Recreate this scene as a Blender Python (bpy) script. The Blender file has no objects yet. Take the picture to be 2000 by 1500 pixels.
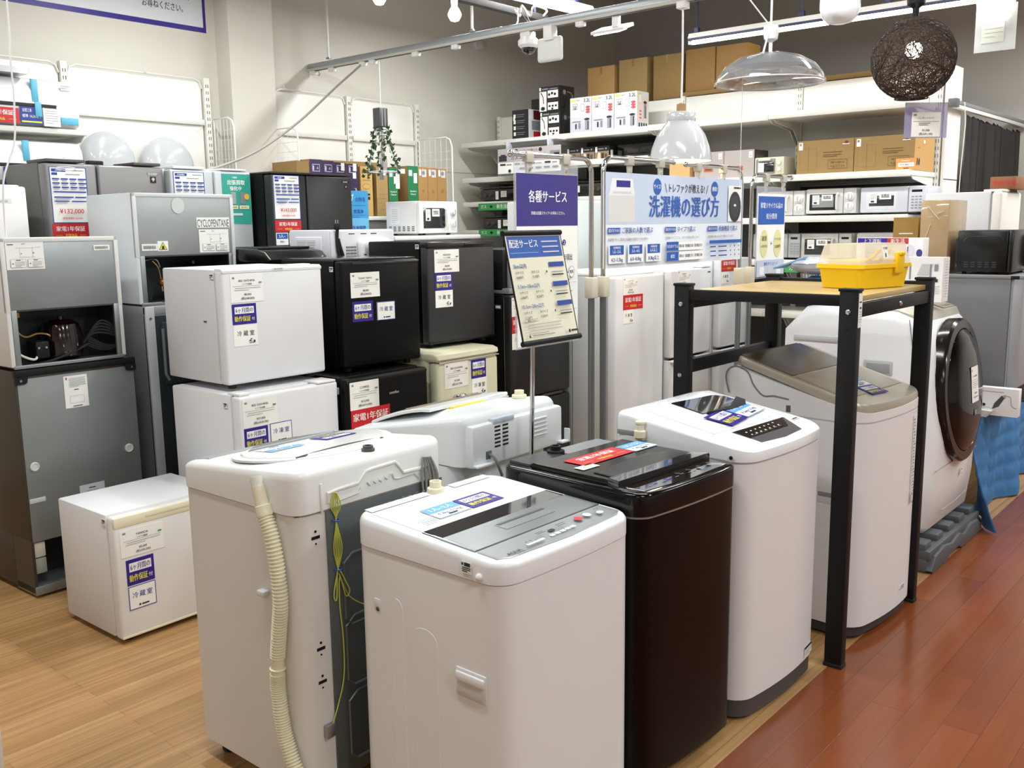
import bpy, bmesh, math, random
from mathutils import Vector, Matrix
random.seed(7)
C = bpy.context.scene.collection
S = bpy.context.scene
# ---------------------------------------------------------------- camera
cd = bpy.data.cameras.new('camera'); cam = bpy.data.objects.new('camera', cd); C.objects.link(cam)
_p, _r, _y = 0.164894, -0.0135504, 0.708652
_d = Vector((-math.sin(_y)*math.cos(_p), math.cos(_y)*math.cos(_p), -math.sin(_p)))
_rt = Vector((math.cos(_y), math.sin(_y), 0)); _up = _rt.cross(_d)
_r2 = _rt*math.cos(_r) + _up*math.sin(_r); _u2 = _up*math.cos(_r) - _rt*math.sin(_r)
cam.matrix_world = Matrix(((_r2.x, _u2.x, -_d.x, 0), (_r2.y, _u2.y, -_d.y, 0), (_r2.z, _u2.z, -_d.z, 1.5), (0, 0, 0, 1)))
cd.sensor_fit = 'HORIZONTAL'; cd.sensor_width = 36.0; cd.lens = 36.0*1848.04/2000; cd.clip_start = .05
S.camera = cam
# ---------------------------------------------------------------- light
S.view_settings.view_transform = 'Standard'; S.view_settings.look = 'None'; S.view_settings.gamma = 1
S.view_settings.exposure = 0.0
w = bpy.data.worlds.new('world'); S.world = w; w.use_nodes = True
w.node_tree.nodes['Background'].inputs[0].default_value = (.8, .85, 1, 1)
w.node_tree.nodes['Background'].inputs[1].default_value = .05
def area(name, x, y, z, sx, sy, power, col=(.97, 1, .985), tilt=(0, 0, 0)):
    l = bpy.data.lights.new(name, 'AREA'); l.shape = 'RECTANGLE'; l.size = sx; l.size_y = sy; l.energy = power; l.color = col
    o = bpy.data.objects.new(name, l); o.location = (x, y, z); o.rotation_euler = tilt; C.objects.link(o); return o
# shop fluorescent strips under the dark ceiling; back ones added to brighten the shelving
for (lx, ly, lp) in ((-4.3, -1.6, 10), (-1.6, -1.6, 10), (1.4, -1.6, 30), (-4.3, .9, 26), (-1.9, 1.0, 33), (1.4, .8, 52), (-4.1, 2.9, 34), (-1.5, 3.0, 43), (1.4, 3.2, 52), (1.4, 5.6, 44), (-3.9, 4.8, 42), (-1.9, 4.8, 30), (-.2, 6.6, 75)):
    area('ceiling_strip_and_fill_light', lx, ly, 3.0, 1.5, .12, lp)
# ---------------------------------------------------------------- helpers
def lin(h):
    h = h.lstrip('#'); v = [int(h[i:i+2], 16)/255 for i in (0, 2, 4)]
    return tuple(x/12.92 if x <= .04045 else ((x+.055)/1.055)**2.4 for x in v) + (1,)
_M = {}
def M(col, rough=.45, metal=0, emit=0, alpha=1, trans=0, var=.015, bump=0, scale=5, coat=0, name=None, spec=.5):
    k = (col, rough, metal, emit, alpha, trans, var, bump, scale, coat, spec)
    if k in _M: return _M[k]
    m = bpy.data.materials.new(name or 'mat_'+col.lstrip('#')); m.use_nodes = True
    nt = m.node_tree; b = nt.nodes['Principled BSDF']; c = lin(col)
    b.inputs['Base Color'].default_value = c; b.inputs['Roughness'].default_value = rough; b.inputs['Metallic'].default_value = metal
    b.inputs['Coat Weight'].default_value = coat; b.inputs['Specular IOR Level'].default_value = spec; b.inputs['Alpha'].default_value = alpha; b.inputs['Transmission Weight'].default_value = trans
    if emit: b.inputs['Emission Color'].default_value = c; b.inputs['Emission Strength'].default_value = emit
    elif var:
        t = nt.nodes.new('ShaderNodeTexCoord'); n = nt.nodes.new('ShaderNodeTexNoise'); n.inputs['Scale'].default_value = scale; n.inputs['Detail'].default_value = 2
        mx = nt.nodes.new('ShaderNodeMix'); mx.data_type = 'RGBA'
        mx.inputs[6].default_value = tuple(x*(1-var) for x in c[:3]) + (1,); mx.inputs[7].default_value = tuple(min(1, x*(1+var)) for x in c[:3]) + (1,)
        nt.links.new(t.outputs['Object'], n.inputs['Vector']); nt.links.new(n.outputs['Fac'], mx.inputs[0]); nt.links.new(mx.outputs[2], b.inputs['Base Color'])
        if bump:
            bp = nt.nodes.new('ShaderNodeBump'); bp.inputs['Strength'].default_value = bump; bp.inputs['Distance'].default_value = .002
            nt.links.new(n.outputs['Fac'], bp.inputs['Height']); nt.links.new(bp.outputs[0], b.inputs['Normal'])
    _M[k] = m; return m
def rrect(x0, x1, y0, y1, r, n=5):
    r = max(1e-4, min(r, (x1-x0)/2-1e-4, (y1-y0)/2-1e-4)); P = []
    for cx, cy, a in ((x1-r, y1-r, 0), (x0+r, y1-r, 90), (x0+r, y0+r, 180), (x1-r, y0+r, 270)):
        for i in range(n+1):
            t = math.radians(a+90*i/n); P.append((cx+r*math.cos(t), cy+r*math.sin(t)))
    return P
_T = {}
_ts = bpy.data.scenes.new('text_shapes'); _tc = bpy.data.curves.new('text_shapes', 'FONT'); _to = bpy.data.objects.new('text_shapes', _tc); _ts.collection.objects.link(_to)
def glyphs(s, bold):
    k = s
    if k not in _T:
        _tc.body = s; _tc.resolution_u = 2; _tc.offset = 0; _tc.align_x = 'LEFT'
        vl = _ts.view_layers[0]; vl.update()
        me = bpy.data.meshes.new_from_object(_to.evaluated_get(vl.depsgraph))
        V = [(v.co.x, v.co.y) for v in me.vertices]; F = [tuple(p.vertices) for p in me.polygons]
        if V:
            x0 = min(v[0] for v in V); x1 = max(v[0] for v in V); y0 = min(v[1] for v in V); y1 = max(v[1] for v in V)
        else: x0 = x1 = y0 = y1 = 0
        _T[k] = (V, F, x0, x1, y0, y1); bpy.data.meshes.remove(me)
    return _T[k]
class G:
    'collects shapes into one mesh'
    def __init__(s): s.bm = bmesh.new(); s.m = []
    def mi(s, m):
        if m not in s.m: s.m.append(m)
        return s.m.index(m)
    def face(s, pts, m):
        f = s.bm.faces.new([s.bm.verts.new(p) for p in pts]); f.material_index = s.mi(m); return s
    def box(s, x0, x1, y0, y1, z0, z1, m, b=0, seg=2):
        v = [s.bm.verts.new((x, y, z)) for x in (x0, x1) for y in (y0, y1) for z in (z0, z1)]
        i = s.mi(m); F = []
        for a in ((0, 1, 3, 2), (4, 6, 7, 5), (0, 4, 5, 1), (2, 3, 7, 6), (0, 2, 6, 4), (1, 5, 7, 3)):
            f = s.bm.faces.new([v[k] for k in a]); f.material_index = i; F.append(f)
        if b:
            b = min(b, .49*min(x1-x0, y1-y0, z1-z0))
            E = {e for f in F for e in f.edges}
            bmesh.ops.bevel(s.bm, geom=list(E), offset=b, segments=seg, profile=.5, affect='EDGES', clamp_overlap=True, material=-1)
        return s
    def loft(s, rings, m, cap=(1, 1), capm=None):
        i = s.mi(m); R = [[s.bm.verts.new(p) for p in r] for r in rings]; n = len(R[0])
        for a, b in zip(R, R[1:]):
            for k in range(n):
                f = s.bm.faces.new((a[k], a[(k+1) % n], b[(k+1) % n], b[k])); f.material_index = i
        j = s.mi(capm) if capm else i
        if cap[0]: s.bm.faces.new(R[0][::-1]).material_index = i
        if cap[1]: s.bm.faces.new(R[-1]).material_index = j
        return s
    def rbody(s, x0, x1, y0, y1, z0, z1, r, m, top=0, bot=0, warp=None, n=5, capm=None):
        L = []
        if bot: L += [(z0+bot*(1-math.cos(t)), bot*(1-math.sin(t))) for t in (0, .5, 1)]
        else: L += [(z0, 0)]
        if top: L += [(z1-top*(1-math.sin(t)), top*(1-math.cos(t))) for t in (0, .4, .8, 1.2, 1.57)]
        else: L += [(z1, 0)]
        rings = []
        for z, q in L:
            ring = []
            for x, y in rrect(x0+q, x1-q, y0+q, y1-q, max(r-q, .003), n):
                ring.append((x, y, z0+(z-z0)*(warp(x, y)-z0)/(z1-z0) if warp else z))
            rings.append(ring)
        if warp and top:   # a fine grid for the warped lid
            q = L[-1][1]; last = rings[-1]; rings2 = []
            cx, cy = (x0+x1)/2, (y0+y1)/2
            for k in (.8, .6, .4, .2, .02):
                rings2.append([(cx+(p[0]-cx)*k, cy+(p[1]-cy)*k, 0) for p in last])
            for rr in rings2: rings.append([(x, y, warp(x, y)) for x, y, _ in rr])
        return s.loft(rings, m, capm=capm)
    def prism(s, pts, axis, a, b, m, bev=0):
        def P(p, t): return {'x': (t, p[0], p[1]), 'y': (p[0], t, p[1]), 'z': (p[0], p[1], t)}[axis]
        i = s.mi(m); A = [s.bm.verts.new(P(p, a)) for p in pts]; B = [s.bm.verts.new(P(p, b)) for p in pts]; n = len(pts); F = []
        for k in range(n): F.append(s.bm.faces.new((A[k], A[(k+1) % n], B[(k+1) % n], B[k])))
        F.append(s.bm.faces.new(A[::-1])); F.append(s.bm.faces.new(B))
        for f in F: f.material_index = i
        bmesh.ops.recalc_face_normals(s.bm, faces=F)
        if bev:
            E = {e for f in F[-2:] for e in f.edges}
            bmesh.ops.bevel(s.bm, geom=list(E), offset=bev, segments=3, profile=.5, affect='EDGES', clamp_overlap=True, material=-1)
        return s
    def tube(s, pts, r, m, n=8, caps=True, closed=False):
        P = [Vector(p) for p in pts]; N = len(P); rs = r if isinstance(r, (list, tuple)) else [r]*N
        prev = None; rings = []
        for k in range(N):
            a = P[(k-1) % N] if (closed or k > 0) else P[k]; b = P[(k+1) % N] if (closed or k < N-1) else P[k]
            t = (b-a).normalized()
            if prev is None: u = t.orthogonal().normalized()
            else: u = (prev-t*prev.dot(t)).normalized()
            prev = u; v = t.cross(u)
            rings.append([tuple(P[k]+(u*math.cos(q)+v*math.sin(q))*rs[k]) for q in [2*math.pi*j/n for j in range(n)]])
        if closed: rings.append(rings[0])
        return s.loft(rings, m, cap=(caps and not closed, caps and not closed))
    def rod(s, a, b, r, m, n=10): return s.tube([a, b], r, m, n)
    def lathe(s, prof, c, m, n=24, axis='z', cap=(1, 1)):
        rings = []
        for r, h in prof:
            ring = []
            for k in range(n):
                q = 2*math.pi*k/n; x, y = r*math.cos(q), r*math.sin(q)
                ring.append({'z': (c[0]+x, c[1]+y, c[2]+h), 'x': (c[0]+h, c[1]+x, c[2]+y), 'y': (c[0]+y, c[1]+h, c[2]+x)}[axis])
            rings.append(ring)
        return s.loft(rings, m, cap=cap)
    def ball(s, c, r, m, n=16): return s.lathe([(max(1e-4, r*math.sin(t)), -r*math.cos(t)) for t in [math.pi*k/10 for k in range(11)]], c, m, n)
    def card(s, O, R, U, W, H, base, items, t=.0012):
        'a flat label at O (bottom left), R right, U up, with printed items'
        O = Vector(O); R = Vector(R).normalized(); U = Vector(U).normalized(); N = R.cross(U)
        P = lambda x, y, z: tuple(O+R*x+U*y+N*z)
        i = s.mi(base)
        A = [s.bm.verts.new(P(x, y, z)) for z in (0, t) for x, y in ((0, 0), (W, 0), (W, H), (0, H))]
        for f in ((4, 5, 6, 7), (0, 1, 5, 4), (1, 2, 6, 5), (2, 3, 7, 6), (3, 0, 4, 7), (3, 2, 1, 0)): s.bm.faces.new([A[k] for k in f]).material_index = i
        return s.ink(O, R, U, items, t)
    def ink(s, O, R, U, items, t=0):
        O = Vector(O); R = Vector(R).normalized(); U = Vector(U).normalized(); N = R.cross(U)
        P = lambda x, y, z: tuple(O+R*x+U*y+N*z)
        z = t+.0004
        for it in items:
            if it[0] == 'r':
                _, x, y, w_, h_, m = it[:6]
                s.face([P(x, y, z), P(x+w_, y, z), P(x+w_, y+h_, z), P(x, y+h_, z)], m)
            elif it[0] == 'c':
                _, x, y, rx, ry, m = it[:6]
                s.face([P(x+rx*math.cos(q), y+ry*math.sin(q), z) for q in [2*math.pi*k/20 for k in range(20)]], m)
            elif it[0] == 'p': s.face([P(x, y, z) for x, y in it[1]], it[2])
            else:
                _, txt, cx, cy, size, m = it[:6]; mw = it[6] if len(it) > 6 else None; al = it[7] if len(it) > 7 else 'c'; bd = it[8] if len(it) > 8 else .012
                V, F, x0, x1, y0, y1 = glyphs(txt, bd)
                if not V: continue
                k = size; kx = k if not mw or (x1-x0)*k <= mw else mw/(x1-x0)
                ox = cx-(x0+x1)/2*kx if al == 'c' else cx-x0*kx
                i = s.mi(m)
                for dx in ((-.02, .02) if bd > .018 else ((-.01, .01) if bd > .008 else (0,))):   # heavier strokes: printed twice, a hair apart
                    vs = [s.bm.verts.new(P(ox+(a+dx)*kx, cy+(b-.36)*k, z)) for a, b in V]; z += .00005
                    for f in F:
                        try: s.bm.faces.new([vs[q] for q in f]).material_index = i
                        except ValueError: pass
            z += .00025
        return s
    def obj(s, name, parent=None, off=(0, 0, 0), mat=None):
        if any(off): bmesh.ops.translate(s.bm, verts=s.bm.verts, vec=off)
        if mat is not None: bmesh.ops.transform(s.bm, matrix=mat, verts=s.bm.verts)
        me = bpy.data.meshes.new(name); s.bm.normal_update(); s.bm.to_mesh(me); s.bm.free()
        for m in s.m: me.materials.append(m)
        me.shade_smooth(); me.set_sharp_from_angle(angle=math.radians(38))
        o = bpy.data.objects.new(name, me); C.objects.link(o)
        if parent is not None: o.parent = parent
        return o
def tag(o, label, cat, group=None):
    o['label'] = label; o['category'] = cat
    if group: o['group'] = group
    return o
class T:
    'a thing: an Empty at its base centre; local x = out of the front, y = left to right seen from the front, corner (0,0) front left'
    def __init__(s, name, label, cat, x, y, z=0, yaw=0, w=.5, d=.5, group=None):
        s.w, s.d = w, d; s.off = (d/2, -w/2, 0)
        c, q = math.cos(yaw), math.sin(yaw); lx, ly = -d/2, w/2
        s.e = bpy.data.objects.new(name, None); C.objects.link(s.e); s.e.empty_display_size = .1
        s.e.location = (x+c*lx-q*ly, y+q*lx+c*ly, z); s.e.rotation_euler = (0, 0, yaw)
        tag(s.e, label, cat, group)
    def part(s, name, g, parent=None, label=None):
        o = g.obj(name, parent or s.e, s.off)
        if label: o['label'] = label
        return o
def struct(name, g):
    o = g.obj(name); o['kind'] = 'structure'; return o
def one(name, label, cat, g, group=None): return tag(g.obj(name), label, cat, group)
Z = (0, 0, 1); Y = (0, 1, 0); X = (1, 0, 0)
# ---------------------------------------------------------------- common materials
white = M('#e9e9ea', .32, name='white_enamel'); white2 = M('#dcdddf', .4, name='white_plastic'); cream = M('#e6e0c4', .4, name='cream_plastic')
paper = M('#f2f2ee', .6, name='white_paper'); offp = M('#e9e6da', .6, name='ivory_paper'); ink = M('#26262a', .7, name='black_ink'); grey_ink = M('#8a8a90', .7, name='grey_ink')
purple = M('#2d1d86', .45, name='purple_ink'); purp2 = M('#3a337f', .5, name='violet_ink'); red = M('#c8202c', .45, name='red_ink'); yel = M('#e8df3a', .5, name='yellow_ink'); blue = M('#1f57b0', .45, name='blue_ink')
lblue = M('#5fa4e4', .45, name='light_blue_ink'); dblue = M('#1d3f96', .45, name='dark_blue_ink'); teal = M('#2f9d8d', .45, name='teal_ink'); green = M('#2f9a52', .5, name='green_ink')
black = M('#0d0d0f', .28, name='black_gloss', coat=.2); blackm = M('#121214', .55, name='black_matte', spec=.3); dgrey = M('#2c2d30', .42, name='charcoal'); rubber = M('#1a1a1a', .8, name='rubber')
chrome = M('#d5d6d8', .12, 1, name='chrome'); steel = M('#a9abad', .38, 1, name='brushed_steel'); galv = M('#9aa0a2', .42, .75, name='galvanised_steel', var=.08, scale=14)
silver = M('#a9adb2', .35, .35, name='silver_paint'); mgrey = M('#8b8c8f', .4, .2, name='mid_grey_paint')
kraft = M('#a88a58', .75, name='kraft_board', var=.07, bump=.15, scale=25); kraft2 = M('#987a4a', .75, name='brown_board', var=.08, bump=.15, scale=22); tape = M('#9c7748', .3, name='parcel_tape')
shelfm = M('#e4e3dc', .4, name='ivory_steel'); lilac = M('#cfd0da', .55, name='pale_lilac_print')
# ---------------------------------------------------------------- stickers
def T_(s, x, y, z, m, mw=None, al='c', b=.012): return ('t', s, x, y, z, m, mw, al, b)
def lines(x, y, w_, n, dy, m, h=.0016):
    out = []
    for k in range(n): out.append(('r', x+(.0 if k % 2 else w_*.04), y-k*dy, w_*(1 if k < n-1 else .6), h, m))
    return out
def price_items(W, H, brand, kind, price, tax, b=ink):
    k = H/.12
    it = [('r', W*.06, H*.84, W*.07, H*.07, grey_ink), T_(brand, W/2, H*.77, .0135*k, b, W*.8), T_(kind, W/2, H*.645, .0085*k, b, W*.5)]
    it += [('r', W*.06, H*.575, W*.86, .0008, b)] + lines(W*.1, H*.5, W*.78, 2, H*.07, grey_ink)
    it += [T_(price, W/2, H*.28, .013*k, b, W*.6), T_(tax, W/2, H*.14, .0125*k, b, W*.75), ('r', W*.86, H*.66, W*.09, H*.05, green if W > .16 else grey_ink)]
    return it
def price(t, y, z, W, H, brand, kind, pr, tax, x=.0005, par=None):
    return t.part('price_label', G().card((x, y, z), Y, Z, W, H, paper, price_items(W, H, brand, kind, pr, tax)), par)
def six_items(W, H): return [('r', W*.1, H*.52, W*.8, H*.34, paper), T_('6ヶ月間の', W/2, H*.69, H*.27, purple, W*.72, 'c', .02), T_('動作保証', W*.41, H*.27, H*.29, yel, W*.66, 'c', .025), T_('付', W*.85, H*.25, H*.17, paper, W*.14)]
def six(t, y, z, W, H, x=.0005, par=None): return t.part('warranty_label', G().card((x, y, z), Y, Z, W, H, purple, six_items(W, H)), par)
def room(t, y, z, W, H, txt, border=False, x=.0005, par=None):
    it = []
    if border: it += [('r', 0, 0, W, H, dblue), ('r', W*.03, H*.035, W*.94, H*.93, paper)]
    it += [T_(txt[0], W*.24, H*.6, H*.27, dblue if border else ink), T_(txt[1], W*.5, H*.6, H*.27, dblue if border else ink), T_(txt[2], W*.76, H*.6, H*.27, dblue if border else ink)]
    if border: it += [('c', W*.38, H*.16, H*.045, H*.045, ink), ('r', W*.45, H*.13, W*.26, H*.06, ink)]
    else: it += [('c', W*.72, H*.26, H*.06, H*.08, ink), ('c', W*.73, H*.25, H*.035, H*.05, paper), ('r', W*.62, H*.12, W*.24, H*.025, ink), ('c', W*.84, H*.2, H*.05, H*.06, ink), ('r', W*.62, H*.2, W*.05, H*.06, ink)]
    return t.part('compartment_label', G().card((x, y, z), Y, Z, W, H, paper, it), par)
def red_items(W, H): return [T_('家電1年保証', W/2, H*.66, H*.36, paper, W*.9, 'c', .028), T_('対象商品', W/2, H*.24, H*.2, yel, W*.4, 'c', .02), ('r', W*.08, H*.23, W*.18, H*.02, yel), ('r', W*.74, H*.23, W*.18, H*.02, yel)]
def redc(t, y, z, W, H, x=.0005, par=None): return t.part('guarantee_label', G().card((x, y, z), Y, Z, W, H, red, red_items(W, H)), par)
def size_items(W, H, top_, bot): return [('r', 0, H*.5, W, H*.5, lblue), ('r', 0, 0, W, H*.03, lblue), T_(top_, W/2, H*.75, H*.3, paper, W*.85, 'c', .02), T_(bot, W/2, H*.33, H*.22, dblue, W*.85), ('r', W*.36, H*.1, W*.28, H*.08, ink)]
# ---------------------------------------------------------------- room
def wood(name, cols, wid, length, groove, rough, spec=.5):
    m = bpy.data.materials.new(name); m.use_nodes = True; nt = m.node_tree; b = nt.nodes['Principled BSDF']; N = nt.nodes.new; L = nt.links.new
    tc = N('ShaderNodeTexCoord'); mp = N('ShaderNodeMapping'); mp.inputs['Rotation'].default_value = (0, 0, math.pi/2); L(tc.outputs['Object'], mp.inputs['Vector'])
    br = N('ShaderNodeTexBrick'); br.offset = .37; br.inputs['Scale'].default_value = 1; br.inputs['Brick Width'].default_value = length; br.inputs['Row Height'].default_value = wid
    br.inputs['Mortar Size'].default_value = groove; br.inputs['Mortar Smooth'].default_value = .2; br.inputs['Bias'].default_value = 0
    br.inputs['Color1'].default_value = lin(cols[0]); br.inputs['Color2'].default_value = lin(cols[1]); br.inputs['Mortar'].default_value = lin(cols[2])
    L(mp.outputs[0], br.inputs['Vector'])
    m2 = N('ShaderNodeMapping'); m2.inputs['Scale'].default_value = (60, 1.6, 1); L(tc.outputs['Object'], m2.inputs['Vector'])
    no = N('ShaderNodeTexNoise'); no.inputs['Scale'].default_value = 1; no.inputs['Detail'].default_value = 5; L(m2.outputs[0], no.inputs['Vector'])
    mr = N('ShaderNodeMapRange'); mr.inputs['From Min'].default_value = .3; mr.inputs['From Max'].default_value = .7; mr.inputs['To Min'].default_value = cols[3]; mr.inputs['To Max'].default_value = cols[4]; L(no.outputs['Fac'], mr.inputs['Value'])
    mx = N('ShaderNodeMix'); mx.data_type = 'RGBA'; mx.blend_type = 'MULTIPLY'; mx.inputs[0].default_value = 1; L(br.outputs['Color'], mx.inputs[6]); L(mr.outputs[0], mx.inputs[7])
    L(mx.outputs[2], b.inputs['Base Color']); b.inputs['Roughness'].default_value = rough; b.inputs['Specular IOR Level'].default_value = spec
    bp = N('ShaderNodeBump'); bp.inputs['Strength'].default_value = .25; bp.inputs['Distance'].default_value = .002; bp.invert = True; L(br.outputs['Fac'], bp.inputs['Height']); L(bp.outputs[0], b.inputs['Normal'])
    return m
oak = wood('oak_laminate', ('#b99060', '#a57d4e', '#8a6539', .74, 1.15), .048, .95, .001, .36)
aisle = wood('red_brown_laminate', ('#864a2a', '#7a4124', '#64361e', .92, 1.07), .107, .95, .0012, .19)
wallp = M('#dedad0', .7, name='white_wall_paint', var=.02, scale=3); greyw = M('#cbc7c0', .75, name='grey_wall_paint', var=.03, scale=3); ceilp = M('#8c8682', .85, name='dark_ceiling_paint')
struct('floor', G().box(-5.7, -1.165, -4, 8.3, -.1, 0, oak))
struct('floor_aisle', G().box(-1.165, 4.5, -4, 8.3, -.1, 0, aisle))
struct('wall_left', G().box(-5.7, -5.55, -4, 8.3, 0, 3.95, wallp))
struct('wall_back', G().box(-5.55, 4.5, 8.1, 8.3, 0, 3.95, greyw))
struct('wall_right', G().box(4.5, 4.65, -4, 8.3, 0, 3.95, wallp))
struct('wall_front', G().box(-5.7, 4.65, -4.15, -4, 0, 3.95, wallp))
struct('ceiling', G().box(-5.7, 4.65, -4.15, 8.3, 3.75, 3.95, ceilp))
struct('trim_1', G().box(-5.55, -5.4, 3.6, 3.935, 0, 3.75, wallp))                 # square pillar on the left wall
struct('trim_2', G().box(-5.553, -5.546, 3.935, 8.1, 1.945, 1.95, M('#b9b6ae', .6)))   # panel joint on the left wall
# ---------------------------------------------------------------- washing machines
def wrrect(x0, x1, y0, y1, r, bow=0, n=5, k=8):
    P = rrect(x0, x1, y0, y1, r, n)
    ya, yb = P[-1][1], P[0][1]
    P = P + [(x1, ya+(yb-ya)*i/k) for i in range(1, k)]
    yc, h = (y0+y1)/2, (y1-y0)/2
    return [(x+bow*(1-((y-yc)/h)**2)*max(0, (x-x0)/(x1-x0)), y) for x, y in P]
def wbody(g, x0, x1, y0, y1, z0, z1, r, m, bow=0, top=0, warp=None, bot=0):
    L = [(z0, bot), (z0+bot, 0)] if bot else [(z0, 0)]
    L += [(z1-top*(1-math.sin(t)), top*(1-math.cos(t))) for t in (0, .4, .8, 1.2, 1.57)] if top else [(z1, 0)]
    W = lambda x, y, z: z0+(z-z0)*(warp(x, y)-z0)/(z1-z0) if warp else z
    rings = []
    for z, q in L: rings.append([(x, y, W(x, y, z)) for x, y in wrrect(x0+q, x1-q, y0+q, y1-q, max(r-q, .003), bow)])
    if warp:
        cx, cy = (x0+x1)/2, (y0+y1)/2; last = rings[-1]
        for k in (.85, .7, .55, .4, .25, .1, .01): rings.append([(cx+(a-cx)*k, cy+(b-cy)*k, warp(cx+(a-cx)*k, cy+(b-cy)*k)) for a, b, _ in last])
    return g.loft(rings, m)
def slab(g, pts, warp, t, m, base=0):
    'a thin plate following the top of a machine'
    P = []
    for a, b in zip(pts, pts[1:]+pts[:1]):
        n = max(1, int(math.hypot(b[0]-a[0], b[1]-a[1])/.04))
        P += [(a[0]+(b[0]-a[0])*k/n, a[1]+(b[1]-a[1])*k/n) for k in range(n)]
    area2 = sum(a[0]*b[1]-b[0]*a[1] for a, b in zip(P, P[1:]+P[:1]))
    if area2 < 0: P = P[::-1]
    cx = sum(p[0] for p in P)/len(P); cy = sum(p[1] for p in P)/len(P)
    rings = [[(x, y, warp(x, y)+base-.004) for x, y in P], [(x, y, warp(x, y)+base+t*.6) for x, y in P]]
    Q = [(cx+(x-cx)*.985, cy+(y-cy)*.985) for x, y in P]
    for k in (1, .97, .75, .5, .25, .02): rings.append([(cx+(x-cx)*k, cy+(y-cy)*k, warp(cx+(x-cx)*k, cy+(y-cy)*k)+base+t) for x, y in Q])
    return g.loft(rings, m)
def dense(P, n):
    out = []
    for k in range(len(P)-1):
        p0 = P[max(k-1, 0)]; p1 = P[k]; p2 = P[k+1]; p3 = P[min(k+2, len(P)-1)]
        for j in range(n):
            u = j/n; out.append(tuple(.5*((2*b)+(c-a)*u+(2*a-5*b+4*c-e)*u*u+(3*b-a-3*c+e)*u**3) for a, b, c, e in zip(p0, p1, p2, p3)))
    return out+[P[-1]]
def quad(x0, x1, y0, y1): return [(x1, y0), (x1, y1), (x0, y1), (x0, y0)]
def ell(cx, cy, rx, ry, n=28): return [(cx+rx*math.cos(2*math.pi*k/n), cy+ry*math.sin(2*math.pi*k/n)) for k in range(n)]
def top_card(t, name, x, y, warp, W, H, base, items, rot=0, lift=.0025):
    'a sticker on the top of a machine, read from the front'
    c, q = math.cos(rot), math.sin(rot)
    f = lambda a, b: Vector((x+a, y+b, warp(x+a, y+b)+lift))
    O = f(0, 0); R = f(-q*W, c*W)-O; U = f(-c*H, -q*H)-O
    return t.part(name, G().card(O, R, U, W, H, base, items, .0008))
def feet(t, d, w, m, h=.03, r=.025):
    for fx in (-.06, -d+.06):
        for fy in (.06, w-.06): t.part('foot', G().lathe([(r*.7, 0), (r, .006), (r, h*.7), (r*.8, h)], (fx, fy, 0), m, 12))
def line_texts(x, y, W, n, dy, m, sz, words):
    return [T_(words[k % len(words)], x+W/2, y-k*dy, sz, m, W) for k in range(n)]
# W2: the white machine in the centre foreground
d, w = .49, .498
t = T('washing_machine', 'white top-loading washing machine with grey control panel, closest in the front row', 'washing machine', -1.27, 1.437, 0, -.011, w, d)
wp = lambda x, y: .789-x/d*.024
t.part('body', wbody(G(), -d, 0, 0, w, .03, .735, .05, white, .012, bot=.01)); feet(t, d, w, rubber)
t.part('top_cover', wbody(G(), -d-.003, .002, -.003, w+.003, .738, .80, .055, white, .012, .018, wp))
t.part('seam', wbody(G(), -d+.001, -.001, .001, w-.001, .733, .741, .05, M('#b4b4b6', .5), .012))
lid = t.part('lid', slab(G(), quad(-.44, -.262, .024, w-.024), wp, .003, M('#edeff2', .16, coat=.5)))
t.part('lid_window', slab(G(), quad(-.262, -.2, .02, w-.02), wp, .003, M('#23242a', .05, .2, coat=1)), lid, 'dark see-through window strip')
g = slab(G(), quad(-.2, -.092, .018, w-.018), wp, .004, M('#8b8f93', .3, .7))
t.part('lid_front', g, lid, 'silver front edge of the lid')
g = slab(G(), quad(-.172, -.132, .17, .35), wp, .0012, M('#85888c', .35, .4), .004); slab(g, quad(-.17, -.162, .175, .345), wp, .0008, M('#4f5256', .4, .3), .0055)
t.part('lid_handle', g, lid)
g = slab(G(), [(-.088, .02), (-.088, w-.02), (-.03, w-.02), (-.014, w-.05), (-.004, w/2), (-.014, .05), (-.03, .02)], wp, .002, M('#94989b', .35, .5))
f = lambda x, y: Vector((x, y, wp(x, y)+.0022))
it = [T_('AQUA', .046, .012, .016, ink, .05), ('r', .05, .004, .025, .002, grey_ink), ('r', .2, .034, .02, .012, ink)]
for k in range(5): it += [('r', .18+.019*k, .012, .015, .010, paper), ('r', .1+.014*(k % 3), .02+.006*(k//3), .008, .002, ink)]
it += [('c', .315, .04, .012, .012, red), ('c', .352, .042, .011, .011, paper), ('c', .39, .03, .011, .008, paper), ('r', .09, .008, .06, .008, paper), ('r', .16, .002, .18, .0016, grey_ink), T_('4.5kg', .40, .052, .008, ink), ('r', .375, .043, .04, .002, grey_ink), ('r', .155, .036, .03, .002, ink), ('r', .155, .042, .026, .002, ink), ('r', .23, .036, .03, .002, ink), ('r', .23, .044, .034, .002, ink)]
O = f(-.016, .03); g.ink(O, Y, f(-.08, .03)-O, it, .001)
t.part('control_panel', g)
g = G().lathe([(.024, 0), (.022, .012), (.016, .014), (.016, .03), (.0165, .03), (.012, .03), (.011, .018)], (-.462, .26, wp(-.46, 0)), cream, 20); t.part('water_inlet', g)
top_card(t, 'size_label', -.293, .112, wp, .108, .075, paper, size_items(.108, .075, '1人~2人', '4.2kg~5.5kg'), 0, .0045)
top_card(t, 'warranty_label', -.293, .226, wp, .115, .075, purple, six_items(.115, .075), 0, .0045)
it = []
for k in range(26): it.append(('r', .01+.016*k+(k % 3)*.002, .004+.009*(k % 3), .012, .0016, grey_ink)); it.append(('r', .012+.016*k, .008+.009*((k+1) % 3), .009, .0014, grey_ink))
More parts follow.
